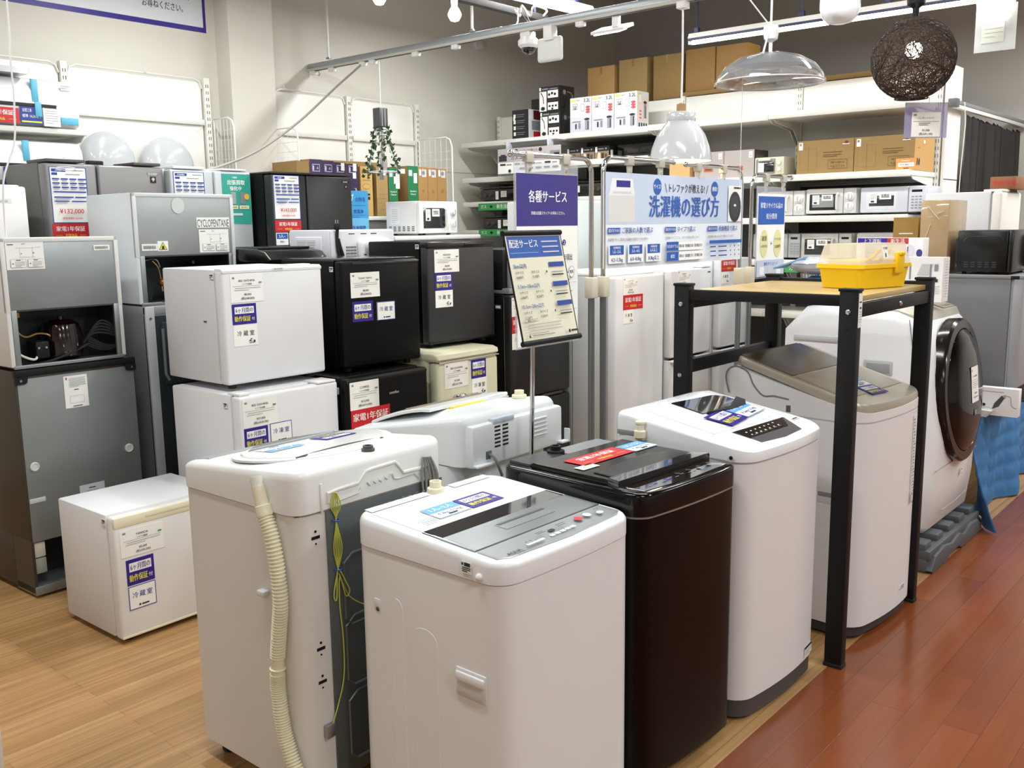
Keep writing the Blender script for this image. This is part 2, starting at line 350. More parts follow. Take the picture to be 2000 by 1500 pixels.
O = f(-.45, .03); t.part('notice_print', G().card(O, Y, f(-.485, .03)-O, .2, .028, white, it[:26], .0004)); O = f(-.45, .32); t.part('notice_print', G().card(O, Y, f(-.485, .32)-O, .14, .028, white, it[:18], .0004))
t.part('price_strip', G().card(f(-.276, .05), Y, f(-.3, .05)-f(-.276, .05), .07, .055, offp, lines(.006, .045, .058, 5, .009, grey_ink), .0006))
# near side: grip, bump, code label, screw
g = G().box(-.142, -.047, -.004, .006, .452, .522, white2, .006).box(-.135, -.054, -.0055, .002, .455, .492, M('#cfccc9', .5), .004).box(-.138, -.05, -.009, .0, .492, .514, white, .004)  # grey plate puts the shade of the white grip recess into colour
t.part('side_grip', g)
for (a, b_, z1) in ((-.36, -.315, .63), (-.285, -.20, .58)): t.part('side_relief', G().prism([(a, .04), (b_, .04), (b_, z1-.03)]+[((a+b_)/2+(b_-a)/2*math.cos(q), z1-.03+.03*math.sin(q)) for q in (.4, .8, 1.2, 1.57, 1.94, 2.34, 2.74)]+[(a, z1-.03)], 'y', -.0009, .002, white))
t.part('code_label', G().card((-.112, -.0045, .752), X, Z, .03, .026, paper, [('r', .001, .017, .005, .006, ink), ('r', .009, .016, .018, .008, ink)]+lines(.002, .011, .026, 3, .004, ink, .0024)))
t.part('bump_stop', G().ball((-.06, -.004, .751), .009, white)); t.part('screw_hole', G().lathe([(.006, 0), (.006, .002)], (-.405, -.0015, .586), M('#3a3a3c', .6), 12, 'y'))
t.part('hole_rim', G().box(-.417, -.395, -.0015, .001, .583, .612, white2, .003))
# W3: black machine
d, w = .50, .464
blk_tint = M('#0b0504', .34, name='black_gloss_floor_tint', spec=.22); blk = M('#080809', .13, name='piano_black', spec=.4)  # machine is black; the brown is the reflected floor put into the colour
t = T('washing_machine', 'black top-loading washing machine with a red sticker on the lid', 'washing machine', -1.252, 1.948, 0, -.072, w, d)
wp = lambda x, y: .829
t.part('body', wbody(G(), -d, 0, 0, w, .025, .764, .045, blk_tint, .012, bot=.012)); feet(t, d, w, rubber, .025)
t.part('top_cover', wbody(G(), -d-.003, .003, -.003, w+.003, .768, .829, .05, blk, .012, .012, wp))
t.part('seam', wbody(G(), -d, 0, 0, w, .762, .77, .045, M('#8b8480', .4), .0135))
g = slab(G(), [(-.1, .03), (-.1, w-.03), (-.4, w-.025), (-.4, .025)], wp, .012, blk); lid = t.part('lid', g)
g = slab(G(), [(-.135, .055), (-.125, .15), (-.12, w/2), (-.125, w-.15), (-.135, w-.055), (-.2, w-.06), (-.215, w/2), (-.2, .06)], wp, .003, M('#050506', .3), .0125); t.part('lid_handle', g, lid, 'deep black grip hollow across the lid')
t.part('lid_edge', slab(G(), [(-.085, .02), (-.085, w-.02), (-.128, w-.03), (-.128, .03)], wp, .018, M('#2a2a2d', .1, .2, coat=1)), lid)
g = slab(G(), quad(-.48, -.41, .2, w-.05), wp, .006, M('#8a8d90', .25, .2)); t.part('filter_cover', g, None, 'grey cover at the rear')
t.part('rear_cover', slab(G(), quad(-.49, -.41, .03, .18), wp, .006, M('#3c3e40', .3, .2)))
t.part('water_inlet', G().lathe([(.028, 0), (.026, .012), (.016, .014), (.016, .026), (.01, .026), (.01, .02)], (-.455, .19, .829), blackm, 18))
g = slab(G(), [(-.075, .03), (-.075, w-.03), (-.015, w-.04), (0.0, w/2), (-.015, .04)], wp, .0015, M('#2c221b', .08, .3, coat=1))
it = [('r', .05+.03*k, .02+.006*(k % 2), .018, .0025, grey_ink) for k in range(10)]+[('c', .2+.05*k, .035, .008, .008, M('#3a3a3d', .3)) for k in range(4)]
g.ink((-.012, .03, .8312), Y, (-1, 0, 0), it); t.part('control_panel', g)
top_card(t, 'guarantee_label', -.262, .1, wp, .225, .082, red, red_items(.225, .082), .02, .0135); top_card(t, 'size_label', -.262, .33, wp, .11, .078, paper, size_items(.11, .078, '1人~2人', '4.2kg~5.5kg'), .02, .0135)
top_card(t, 'price_label', -.236, .06, wp, .07, .035, offp, lines(.008, .026, .054, 3, .008, green), 0, .0135)
for zz, yy in ((.28, .16), (.1, .15)): t.part('scratch', G().box(.0085, .0092, yy, yy+.03, zz, zz+.003, M('#8a7a72', .6)))
# W4: white machine with dark lid window
d, w = .485, .514
t = T('washing_machine', 'white top-loading washing machine with black lid window and dark grey plinth', 'washing machine', -1.219, 2.455, 0, -.034, w, d)
def wp(x, y):
    u = min(1, max(0, -x/d))
    return .847+.07*min(1, u/.86)**.85-.01*max(0, u-.86)/.14
t.part('body', wbody(G(), -d, 0, 0, w, .068, .805, .06, white, .022)); t.part('plinth', wbody(G(), -d+.005, -.004, .004, w-.004, .012, .068, .055, M('#4a4646', .55), .022)); feet(t, d, w, rubber, .013)
t.part('top_cover', wbody(G(), -d-.003, .003, -.003, w+.003, .812, .90, .065, M('#eceef1', .22, coat=.4), .022, .016, wp)); t.part('seam', wbody(G(), -d+.001, -.001, .001, w-.001, .803, .816, .06, M('#bcbec0', .5), .022))
g = slab(G(), [(-.135, .05), (-.125, w/2), (-.135, w-.05), (-.42, w-.06), (-.43, w/2), (-.42, .06)], wp, .004, M('#eff1f4', .15, coat=.5)); lid = t.part('lid', g)
g = slab(G(), [(-.262, .19), (-.24, .3), (-.238, .40), (-.27, .455), (-.33, .46), (-.365, .43), (-.385, .2)], wp, .004, M('#17161a', .06, .1, coat=1), .0035); t.part('lid_window', g, lid, 'black see-through lid window')
t.part('lid_handle', slab(G(), [(-.25, .2), (-.228, .32), (-.232, .42), (-.262, .47), (-.3, .475), (-.275, .44), (-.25, .4), (-.248, .31)], wp, .01, M('#242326', .2), .0035), lid)
g = slab(G(), [(-.02, .13), (-.005, w/2), (-.014, w-.13), (-.105, w-.075), (-.115, .12)], wp, .0015, M('#5e5c61', .25, .2))
slab(g, [(-.055, .125), (-.05, w-.15), (-.105, w-.08), (-.113, .122)], wp, .0006, M('#1a1a1c', .15), .0015)
O = Vector((-.05, .13, wp(-.05, 0)+.0024)); U = Vector((-.1, .13, wp(-.1, 0)+.0024))-O
g.ink(O, Y, U, [('c', .03+.028*k, .018+.02*(j), .004, .003, paper) for k in range(7) for j in (0, 1)]+[('r', .03+.03*k, .008, .02, .0018, grey_ink) for k in range(6)]); t.part('control_panel', g)
top_card(t, 'brand_print', -.07, w-.07, wp, .04, .012, white, [('r', .002, .003, .03, .006, ink)], 0, .002); top_card(t, 'warranty_label', -.135, .16, wp, .138, .098, purple, six_items(.138, .098), .14, .0088); top_card(t, 'size_label', -.155, .30, wp, .138, .098, paper, size_items(.138, .098, '1人~2人', '4.2kg~5.5kg'), .12, .0088)
t.part('notice_print', G().card((-.395, .10, wp(-.395, 0)+.0015), Y, (-.045, 0, wp(-.44, 0)-wp(-.395, 0)), .31, .045, white2, [('r', .01+.02*k, .006+.01*(k % 3), .015, .002, grey_ink) for k in range(14)]+[('r', .01+.02*k, .01+.01*((k+1) % 3), .012, .002, grey_ink) for k in range(14)], .0004))
t.part('code_print', G().card((-.13, .14, wp(-.13, 0)+.0045), Y, (-1, 0, .1), .06, .03, white, lines(.004, .024, .05, 4, .006, grey_ink), .0004))
t.part('drain_stub', G().lathe([(.02, 0), (.02, .02), (.013, .024), (.013, .04), (.0165, .044), (.0165, .05), (.012, .052)], (-.36, -.012, .845), cream, 16).box(-.375, -.345, -.02, .0, .835, .85, cream, .003))
t.part('side_slot', G().box(-d+.03, -d+.11, -.0045, -.001, .842, .858, M('#8f9194', .5), .002)); t.part('screw', G().lathe([(.006, 0), (.005, .003)], (-.045, -.0065, .826), M('#3a3a3c', .3, .6), 12, 'y'))
t.part('energy_label', G().card((.0168, .40, .078), (-.12, 1, 0), Z, .07, .035, offp, [('r', 0, .026, .07, .009, ink)]+lines(.005, .019, .06, 3, .006, grey_ink), .0008))
# W5: white machine with champagne glass lid, standing inside the rack
d, w = .585, .52
beige = M('#b5ae9f', .3, .35, name='champagne_plastic'); smoke = M('#625c4f', .16, .1, name='smoked_lid')
t = T('washing_machine', 'white top-loading washing machine with champagne glass lid, inside the black metal rack', 'washing machine', -1.168, 3.225, 0, -.069, w, d)
def wp(x, y):
    u = -x
    if u < .06: return .862+.012*u/.06
    if u < .5: return .874+(u-.06)/.44*.125
    return max(.9, .999-(u-.5)*.9)
t.part('body', wbody(G(), -d, 0, 0, w, .05, .80, .07, white, .025)); t.part('plinth', wbody(G(), -d+.01, -.008, .008, w-.008, .012, .05, .06, M('#3b3736', .6), .02)); feet(t, d, w, rubber, .013)
t.part('top_cover', wbody(G(), -d, 0, 0, w, .806, .85, .07, white, .025, 0, lambda x, y: wp(x, y)-.022)); t.part('seam', wbody(G(), -d+.001, -.001, .001, w-.001, .797, .81, .07, M('#bcbcbe', .5), .025))
g = slab(G(), wrrect(-d+.06, -.002, .004, w-.004, .065, .025), lambda x, y: wp(x, y)-.02, .026, beige); lid = t.part('lid', g)
t.part('lid_glass', slab(G(), quad(-.5, -.285, .03, w-.03), wp, .002, smoke, .006), lid, 'smoked glass rear half of the lid'); t.part('lid_glass', slab(G(), quad(-.275, -.07, .03, w-.03), wp, .002, M('#8f8877', .18, .15), .006), lid, 'smoked glass front half of the lid')
g = G(); slab(g, quad(-.515, -.5, .05, w-.05), wp, .004, M('#3c3a35', .3), .006); slab(g, ell(-.53, .2, .016, .022, 14), wp, .004, M('#26241f', .3), .004); t.part('hinge', g, lid)
top_card(t, 'size_label', -.12, .2, wp, .11, .07, paper, size_items(.11, .07, '3人~4人', '6.0kg~8.0kg'), -.1, .009); top_card(t, 'warranty_label', -.05, .19, wp, .11, .07, purple, six_items(.11, .07), -.1, .009)
pts = [(-.53, .86), (-.545, .92), (-.53, .955), (-.49, .965), (-.45, .945), (-.425, .90), (-.385, .865), (-.34, .868), (-.28, .862)]
t.part('side_groove', G().tube(dense([(x, -.001, z) for x, z in pts], 6), .003, M('#77797b', .5), 6)); t.part('side_slot', G().box(-.29, -.272, -.002, .001, .815, .84, M('#58595b', .5), .002))
t.part('side_grip', G().box(-.16, -.05, -.003, .004, .50, .56, white2, .006).box(-.152, -.058, -.005, 0, .525, .542, M('#8e8e90', .5), .004))
it = [('r', .004+.004*(k % 3), .32-.012*k, .022-.003*(k % 4), .005, grey_ink) for k in range(24)]+[('r', .0, .0, .018, .04, grey_ink), ('r', .004, .006, .01, .026, paper)]
t.part('feature_print', G().card((.0185, .402, .44), (-.125, 1, 0), Z, .05, .34, white, it, .0006)); t.part('logo_print', G().card((.0228, .335, .1), (-.07, 1, 0), Z, .09, .025, white, [('r', .01, .006, .05, .004, grey_ink), ('r', .03, .013, .03, .006, grey_ink)], .0006))
# W1: white machine seen from behind, with the ribbed drain hose
d, w = .512, .522
t = T('washing_machine', 'white washing machine turned backwards, with a long ribbed drain hose on its side', 'washing machine', -1.851, 1.342, 0, .009, w, d)
def wp(x, y):
    u = min(1, -x/d); return .918-.05*u+.012*math.sin(math.pi*u)
wsh = M('#dddad6', .36, name='off_white_enamel')
t.part('body', wbody(G(), -d, -.004, 0, w, .05, .802, .045, wsh, bot=.01)); feet(t, d, w, rubber, .055, .022)
t.part('top_cover', wbody(G(), -d-.002, .001, -.003, w+.003, .805, .90, .045, M('#e4e4e2', .3), 0, .022, wp)); t.part('seam', wbody(G(), -d+.001, -.003, .001, w-.001, .799, .809, .045, M('#98958f', .5)))
lid = t.part('lid', slab(G(), ell(-.25, w/2, .165, .215), wp, .008, M('#eeeeec', .2, coat=.4)))
g = slab(G(), ell(-.25, w/2, .185, .238), wp, .003, white2); t.part('lid_surround', g)
t.part('lid_window', slab(G(), [(-.33, .1), (-.33, w-.1), (-.40, w-.17), (-.405, .17)], wp, .004, M('#9b9fa0', .15, .3, coat=.6), .0075), lid); t.part('lid_handle', slab(G(), quad(-.425, -.405, .2, .33), wp, .005, M('#2b201c', .3), .006), lid)
t.part('lid_crease', G().tube([(-.12, .1+.03*k, wp(-.12-.0*k, 0)+.004+.005*math.sin(math.pi*k/10)) for k in range(11)], .0025, M('#4a4846', .5), 6), lid)
g = slab(G(), [(-.43, .04), (-.43, w-.04), (-.49, w-.04), (-.49, .04)], wp, .003, M('#a9adb0', .3, .3)); t.part('control_panel', g)
top_card(t, 'size_label', -.31, .215, wp, .11, .08, paper, size_items(.11, .08, '1人~2人', '4.2kg~5.5kg'), math.pi, .0095); top_card(t, 'warranty_label', -.31, .40, wp, .11, .08, purple, six_items(.11, .08), math.pi, .0095)
t.part('water_inlet', G().lathe([(.018, 0), (.018, .012), (.014, .013), (.014, .02), (.009, .02), (.009, .012)], (-.035, .27, .912), M('#4e4d4b', .5), 16).box(-.06, -.005, .23, .33, .9, .914, wsh, .008))
g = G().box(-.003, .001, .092, w-.012, .06, .80, M('#62696a', .42, .5), .002)
for zz in (.12, .33, .50): g.tube([(.002, .14, zz), (.002, .14, zz+.15), (.002, .17, zz+.17), (.002, w-.06, zz+.17), (.002, w-.04, zz+.15), (.002, w-.04, zz), (.002, w-.07, zz-.02), (.002, .16, zz-.02)], .004, M('#6f7677', .4, .5), 6, closed=True)
t.part('back_panel', g, None, 'grey steel back panel')
g = G().tube([(.0, .1, .82), (.0, .1, .845), (.0, .13, .848), (.0, .2, .85), (.0, .225, .875), (.0, .25, .878), (.0, .33, .88), (.0, .345, .865), (.0, .36, .845), (.0, .47, .842)], .006, M('#d9d8d4', .4), 8)
g.tube([(.001, .23, .846), (.001, .24, .836), (.001, .25, .846), (.001, .26, .838), (.001, .27, .845), (.001, .28, .838), (.001, .29, .848), (.001, .3, .84), (.001, .31, .85), (.001, .32, .85), (.001, .325, .836), (.001, .34, .832), (.001, .40, .834), (.001, .42, .815)], .0035, M('#cfcec9', .4), 6)
g.tube([(.001, .13, .815), (.001, .135, .82), (.001, .2, .825), (.001, .21, .835)], .004, M('#d5d4d0', .4), 6).box(-.001, .004, .075, .083, .80, .875, wsh, .002)
t.part('rear_ridges', g)
for zz in (.735, .44, .35):
    t.part('vent_slot', G().box(-.0045, -.0030, .047, .073, zz, zz+.008, blackm).lathe([(.0035, 0), (.0035, .002)], (-.0045, .06, zz+.02), blackm, 8, 'x').lathe([(.0025, 0), (.0025, .002)], (-.0045, .06, zz-.012), blackm, 8, 'x'))
t.part('bracket', G().box(-.003, .012, .055, .085, .2, .235, steel, .002))
hp = [(-.118, .872), (-.108, .84), (-.096, .806), (-.075, .76), (-.06, .70), (-.052, .64), (-.05, .58), (-.058, .53), (-.067, .48), (-.075, .43), (-.079, .39), (-.081, .36), (-.079, .32), (-.073, .27), (-.063, .225), (-.045, .18), (-.02, .13), (.02, .07), (.075, .035)]
D = dense([(x, -.022, z) for x, z in hp], 26); R_ = []
for k, p in enumerate(D):
    r = .0178+(.0022 if k % 4 < 2 else -.0012)
    if p[2] > .80: r = .0165 if p[2] > .825 else .0205
    if .385 < p[2] < .43: r = .0172
    if .397 < p[2] < .402: r = .021
    R_.append(r)
t.part('drain_hose', G().tube(D, R_, cream, 14), None, 'long ivory ribbed drain hose'); t.part('hose_end', G().tube([(-.118, -.022, .87), (-.125, -.022, .895)], .0155, M('#e9e8e0', .2, alpha=.75), 14), None, 'clear plastic hose tip')
t.part('hose_clip', G().box(-.155, -.125, -.02, 0, .575, .59, white2, .003))
gw = M('#b9bf4e', .45, name='earth_wire'); g = G()
for k in range(5): g.tube(dense([(.006+.002*k, .117, .845), (.006+.002*k, .105+.006*k, .81), (.006, .119, .772), (.006+.002*k, .108+.005*k, .70), (.006, .118, .642)], 5), .0017, gw, 6)
g.tube(dense([(.006, .118, .642), (.008, .10, .58), (.008, .108, .565), (.006, .118, .64), (.01, .14, .60), (.01, .15, .575), (.008, .138, .565), (.007, .122, .62), (.006, .118, .55), (.006, .125, .45), (.006, .122, .35), (.006, .10, .28), (.006, .07, .215)], 6), .0017, gw, 6)
g.tube(dense([(.006, .12, .63), (.008, .15, .56), (.01, .2, .52)], 5), .0015, gw, 6)
wire = t.part('earth_wire', g, None, 'bundled yellow-green earth wire')
for zz in (.772, .642): t.part('cable_tie', G().tube([(.007+.009*math.cos(q), .118+.010*math.sin(q), zz) for q in [k*math.pi/5 for k in range(10)]], .0018, M('#2a3fa0', .5), 6, closed=True), wire, 'blue cable tie')
g = G()
for k in range(5): g.tube(dense([(.008+.003*k, .43+.004*k, .875), (.008+.003*k, .425+.012*k, .82), (.008+.003*k, .432+.008*k, .77), (.008+.003*k, .46+.004*k, .80), (.008+.003*k, .455, .86)], 5), .0032, M('#8e8c88', .5), 6)
t.part('power_cord', g, None, 'coiled grey power cord')
# W7: white machine behind, rear side towards the camera
d, w = .58, .505
t = T('washing_machine', 'pale white washing machine turned backwards, with slotted rear cover, behind the black one', 'washing machine', -2.02, 2.12, 0, .015, w, d)
wbl = M('#d9dddf', .35, name='cool_white_plastic')
def wp(x, y):
    u = min(1, -x/d); return .905-.02*u-.10*(max(0, u-.35)/.65)**1.6
t.part('body', wbody(G(), -d, -.05, 0, w, .03, .735, .05, wbl, bot=.01)); feet(t, d, w, rubber)
t.part('top_cover', wbody(G(), -d-.002, -.002, 0, w, .74, .895, .05, wbl, 0, .03, wp)); t.part('seam', wbody(G(), -d+.002, -.052, .002, w-.002, .732, .743, .05, M('#8d9294', .5)))
t.part('back_cover', G().box(-.06, .02, .02, w-.01, .735, .875, wbl, .012), None, 'raised rear cover with slots')
g = G()
for k in range(6):
    for q in (.125, .165): g.box(.0195, .0212, q, q+.028, .79+.013*k, .796+.013*k, blackm)
t.part('vent_slots', g); g = G()
for k in range(5): g.box(.018, .027, .315, .40, .79+.014*k, .797+.014*k, wbl, .003)
t.part('louvres', g); t.part('lift_label', G().box(.0, .0225, .12, .225, .868, .886, M('#bcc6d8', .4), .004), None, 'pale blue grip tab'); t.part('cable_clip', G().box(.018, .04, .02, .11, .742, .75, wbl, .002).box(.018, .042, .1, .108, .742, .765, wbl, .002)); t.part('cable_clip', G().box(.018, .04, w-.04, w+.005, .742, .75, wbl, .002).box(.018, .042, w, w+.006, .742, .79, wbl, .002))
t.part('cord_port', G().box(.018, .0225, .08, .108, .758, .785, M('#5c6062', .5), .002)); t.part('power_cord', G().tube(dense([(.018, .095, .773), (.04, .097, .768), (.05, .105, .74), (.045, .13, .70)], 6), .005, M('#77777a', .5), 8))
t.part('water_inlet', G().lathe([(.026, 0), (.026, .01), (.017, .012), (.017, .026), (.011, .026), (.011, .016)], (-.1, .40, .903), cream, 18))
lid = t.part('lid', slab(G(), [(-.2, .05), (-.2, w-.05), (-.5, w-.06), (-.5, .06)], wp, .008, M('#e3e6e7', .25, coat=.3))); t.part('lid_window', slab(G(), [(-.34, .07), (-.34, w-.07), (-.5, w-.08), (-.5, .08)], wp, .003, M('#aab2b2', .15, .2, coat=.5), .008), lid); t.part('lid_handle', slab(G(), quad(-.335, -.31, .07, w-.07), wp, .006, M('#8f8272', .4), .008), lid)
t.part('caution_label', slab(G(), quad(-.19, -.165, .13, .3), wp, .0015, M('#d8c63a', .5)), None, 'yellow caution sticker'); t.part('notice_print', slab(G(), quad(-.19, -.165, .31, .42), wp, .001, M('#b5b7b8', .5)))
# W6: drum machine beyond the rack
d, w = .72, .63
t = T('drum_washing_machine', 'white drum washing machine with big round dark glass door', 'washing machine', -1.2, 4.2, .13, 0, w, d)
prof = [(-.72, .0), (-.05, .0), (-.02, .03), (0, .2), (.005, .42), (-.012, .62), (-.045, .80), (-.085, .92), (-.12, .955), (-.2, .985), (-.52, 1.0), (-.62, .985), (-.72, .88)]
t.part('body', G().prism(prof, 'y', 0, w, white, .05))
t.part('top_panel', G().prism([(-.10, .935), (-.115, .966), (-.2, .993), (-.45, 1.006), (-.45, .98), (-.12, .92)], 'y', .03, w-.03, M('#c9c2b4', .3, .3), .008), None, 'champagne control panel')
def ring(g, c, nx, nz, ry, rz, prof, m, n=40):
    'rings tilted to face (nx, 0, nz)'
    N = Vector((nx, 0, nz)).normalized(); Uz = Vector((0, 1, 0)).cross(N)*-1
    rs = [[tuple(Vector(c)+N*h+Vector((0, 1, 0))*ry*k*math.cos(2*math.pi*q/n)+Uz*rz*k*math.sin(2*math.pi*q/n)) for q in range(n)] for k, h in prof]
    return g.loft(rs, m)
c = (-.012, w/2, .615); door = t.part('door', ring(G(), c, 1, .09, .292, .325, [(1, -.03), (1, .016), (.97, .028), (.86, .03), (.84, .022)], M('#1d1714', .16, .2, spec=.4)), None, 'dark brown round door ring')
t.part('door_glass', ring(G(), c, 1, .09, .292, .325, [(.85, .015), (.84, .03), (.74, .05), (.55, .062), (.3, .068), (.02, .07)], M('#050505', .06, spec=.4)), door, 'black glossy door glass')
N = Vector((1, 0, .09)).normalized(); Uv = Vector((-.09, 0, 1)).normalized(); O = Vector(c)+N*.0705+Vector((0, -.045, 0))+Uv*-.055
t.part('price_label', G().card(O, Y, Uv, .1, .16, paper, [('r', .006, .14, .008, .01, grey_ink), T_('ドラム式洗濯機', .05, .117, .009, ink, .08), ('r', .006, .1, .088, .001, ink)]+lines(.01, .09, .08, 4, .008, grey_ink)+[T_('¥97,000', .05, .042, .012, ink), T_('(税込¥106,700)', .05, .024, .010, ink, .085)]), door)
t.part('brand_print', G().card(Vector(c)+N*.0685+Vector((0, -.01, 0))+Uv*-.115, Y, Uv, .035, .028, M('#26262a', .3), [('r', .003, .003, .029, .022, grey_ink)]), door)
t.part('seam', G().tube([(.003, .01, .30), (.005, w/2, .30), (.003, w-.01, .30)], .002, M('#a2a0a0', .5), 6)); t.part('lower_seam', G().tube([(.004, .12, .10), (.006, .3, .10), (.004, .5, .11)], .0015, M('#b9b7b7', .5), 6)); t.part('logo_print', G().card((.0105, .36, .215), Y, Z, .03, .03, white, [('r', .01, .018, .01, .008, grey_ink), ('r', .004, .002, .02, .002, grey_ink)], .0005))
t.part('sticker', G().card((-.058, w-.11, .84), Y, (-.2, 0, 1), .07, .04, lilac, lines(.006, .03, .055, 3, .009, grey_ink), .0015)); t.part('sticker', G().card((-.042, w-.085, .76), Y, (-.2, 0, 1), .06, .06, M('#4a4848', .5), lines(.006, .05, .045, 5, .01, paper), .0015))
O = Vector((-.155, .22, .99)); t.part('size_label', G().card(O, Y, (-1, 0, .25), .12, .09, paper, size_items(.12, .09, '5人以上', '8.0kg以上'))); O = Vector((-.18, .35, .996)); t.part('warranty_label', G().card(O, Y, (-1, 0, .25), .12, .09, purple, six_items(.12, .09)))
t.part('button_print', G().card((-.125, .42, .972), Y, (-1, 0, .33), .17, .05, M('#bdb6a8', .3, .3), [('r', .01+.02*k, .01, .012, .02, M('#a39c8e', .4)) for k in range(8)], .0006))
g = G()
for z0 in (.72, .83): g.box(-.66, -.36, -.006, .006, z0, z0+.028, M('#c9cbcd', .4), .012)
t.part('side_ribs', g); t.part('side_grip', G().box(-.33, -.2, -.004, .006, .70, .765, M('#bdbfc2', .4), .012).box(-.318, -.212, -.006, .0, .708, .752, M('#96989b', .5), .008))
t.part('side_seam', G().tube([(-.14, -.001, .95), (-.10, -.001, .7), (-.085, -.001, .4)], .002, M('#77797c', .5), 6))
# ---------------------------------------------------------------- refrigerators
def fridge(label, x, y, z, yaw, w, d, h, cb, cd, dt=.05, doors=None, b=.012, name='refrigerator', cat='refrigerator', group=None, gap=.008, handle=None, feet_h=.02, back=True):
    t = T(name, label, cat, x, y, z, yaw, w, d, group)
    t.part('body', G().box(-d, -dt-gap, .002, w-.002, feet_h, h, cb, .008))
    t.part('gasket', G().box(-dt-gap-.002, -dt+.002, .015, w-.015, feet_h+.02, h-.015, M('#b9b9b9', .6)))
    t.doors = []
    for z0, z1 in (doors or [(feet_h, h-.003)]): t.doors.append(t.part('door', G().box(-dt, 0, 0, w, z0, z1, cd, b, 3)))
    for fx in (-.05, -d+.05):
        for fy in (.05, w-.05): t.part('foot', G().lathe([(.016, 0), (.018, .004), (.018, feet_h+.002)], (fx, fy, 0), rubber, 10))
    return t
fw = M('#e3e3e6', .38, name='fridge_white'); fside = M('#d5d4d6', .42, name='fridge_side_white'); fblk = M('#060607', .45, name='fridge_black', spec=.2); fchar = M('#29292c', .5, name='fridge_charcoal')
code_it = [('r', .002, .012, .006, .006, ink), ('r', .010, .012, .014, .006, ink)]+lines(.003, .008, .02, 2, .004, ink, .002)
def code(t, x, z, y=-.0008, par=None): t.part('code_label', G().card((x, y, z), X, Z, .026, .022, paper, code_it), par)
# floor-standing mini fridge in front
t = fridge('small white fridge with cream door top, alone on the wooden floor', -3.22, 1.544, 0, .014, .487, .424, .488, fw, M('#e6e4e2', .38), .048)
D_ = t.doors[0]
t.part('door_handle', G().box(-.047, .003, .002, .485, .44, .484, cream, .008).box(-.04, .0045, .12, .40, .455, .475, M('#d6d0b2', .45), .008), D_, 'cream strip with finger grip'); t.part('door_base_trim', G().box(-.045, .002, .004, .483, .022, .032, cream, .003), D_)
price(t, .022, .329, .17, .103, 'YAMADA', '１ドア冷蔵庫', '¥5,000', '(税込¥5,500)', .0006, D_); six(t, .037, .219, .108, .098, .0006, D_); room(t, .037, .125, .108, .09, '冷蔵室', True, .0006, D_); code(t, -.075, .452)
# stack: white fridge on white freezer
t = fridge('white freezer under the white mini fridge, lower half of the white stack', -3.2, 2.08, 0, .01, .5, .49, .853, fw, fw, .055, name='freezer', cat='freezer')
D_ = t.doors[0]; t.part('hinge_cover', G().box(-.09, -.01, .01, .06, .85, .862, white, .004)); t.part('hinge_cover', G().box(-.1, -.0, .39, .49, .85, .860, white, .004))
price(t, .014, .722, .165, .115, 'IRIS OHYAMA', '１ドア冷凍庫', '¥17,000', '(税込¥18,700)', .0006, D_); six(t, .016, .635, .112, .085, .0006, D_); room(t, .138, .635, .108, .088, '冷凍室', True, .0006, D_); code(t, -.105, .80); t.part('hinge', G().box(-.03, .002, .498, .508, .79, .82, steel, .003))
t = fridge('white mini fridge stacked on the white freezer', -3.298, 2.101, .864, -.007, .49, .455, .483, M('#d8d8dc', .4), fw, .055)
D_ = t.doors[0]; t.part('door_cap', G().prism([(-.055, .468), (.002, .468), (.003, .478), (-.01, .487), (-.055, .487)], 'y', .002, .488, white, .003), D_); t.part('hinge_cover', G().box(-.06, -.01, .3, .44, .483, .492, white, .003))
t.part('logo', G().card((.0035, .235, .4715), Y, Z, .06, .010, white, [T_('IRIS OHYAMA', .03, .005, .007, ink, .056)], .0004), D_)
price(t, .036, .35, .152, .112, 'IRIS OHYAMA', '１ドア冷蔵庫', '¥8,000', '(税込¥8,800)', .0006, D_); six(t, .037, .262, .112, .082, .0006, D_); room(t, .038, .174, .112, .085, '冷蔵室', False, .0006, D_); code(t, -.085, .445); t.part('cover_note', G().box(-.15, -.13, -.001, .002, .27, .274, ink)).name = 'side_mark'
# stack: black on black
t = fridge('black fridge with comfee lettering, bottom of the black stack', -3.17, 2.6, 0, -.009, .484, .45, .859, fblk, fblk, .055)
D_ = t.doors[0]; t.part('door_cap', G().box(-.055, .002, .004, .48, .835, .85, black, .005), D_)
t.part('logo', G().card((.0005, .235, .755), Y, Z, .075, .022, fblk, [T_('comfee', .035, .011, .02, M('#c9c9cc', .4), .07)], .0004), D_); price(t, .014, .716, .165, .125, 'COMFEE', '１ドア冷蔵庫', '¥13,000', '(税込¥14,300)', .0006, D_); redc(t, .016, .612, .225, .104, .0006, D_)
t = fridge('black fridge on the black comfee-lettered fridge, with purple and blue-edged stickers', -3.278, 2.686, .862, -.033, .455, .465, .5, fblk, fblk, .055)
D_ = t.doors[0]; t.part('top_plate', G().box(-.455, -.02, .01, .45, .498, .506, M('#2a2a2e', .18, coat=.5), .003)); t.part('door_handle', G().box(-.05, .004, .06, .45, .478, .49, M('#2c2c30', .25), .004).box(-.02, .006, .30, .45, .483, .492, M('#4a4a50', .2), .003), D_)
price(t, .046, .333, .165, .112, 'TOHO TAIYO', '１ドア冷蔵庫', '¥8,000', '(税込¥8,800)', .0006, D_); six(t, .05, .226, .118, .09, .0006, D_); room(t, .19, .222, .108, .085, '冷蔵室', True, .0006, D_); code(t, -.085, .45)
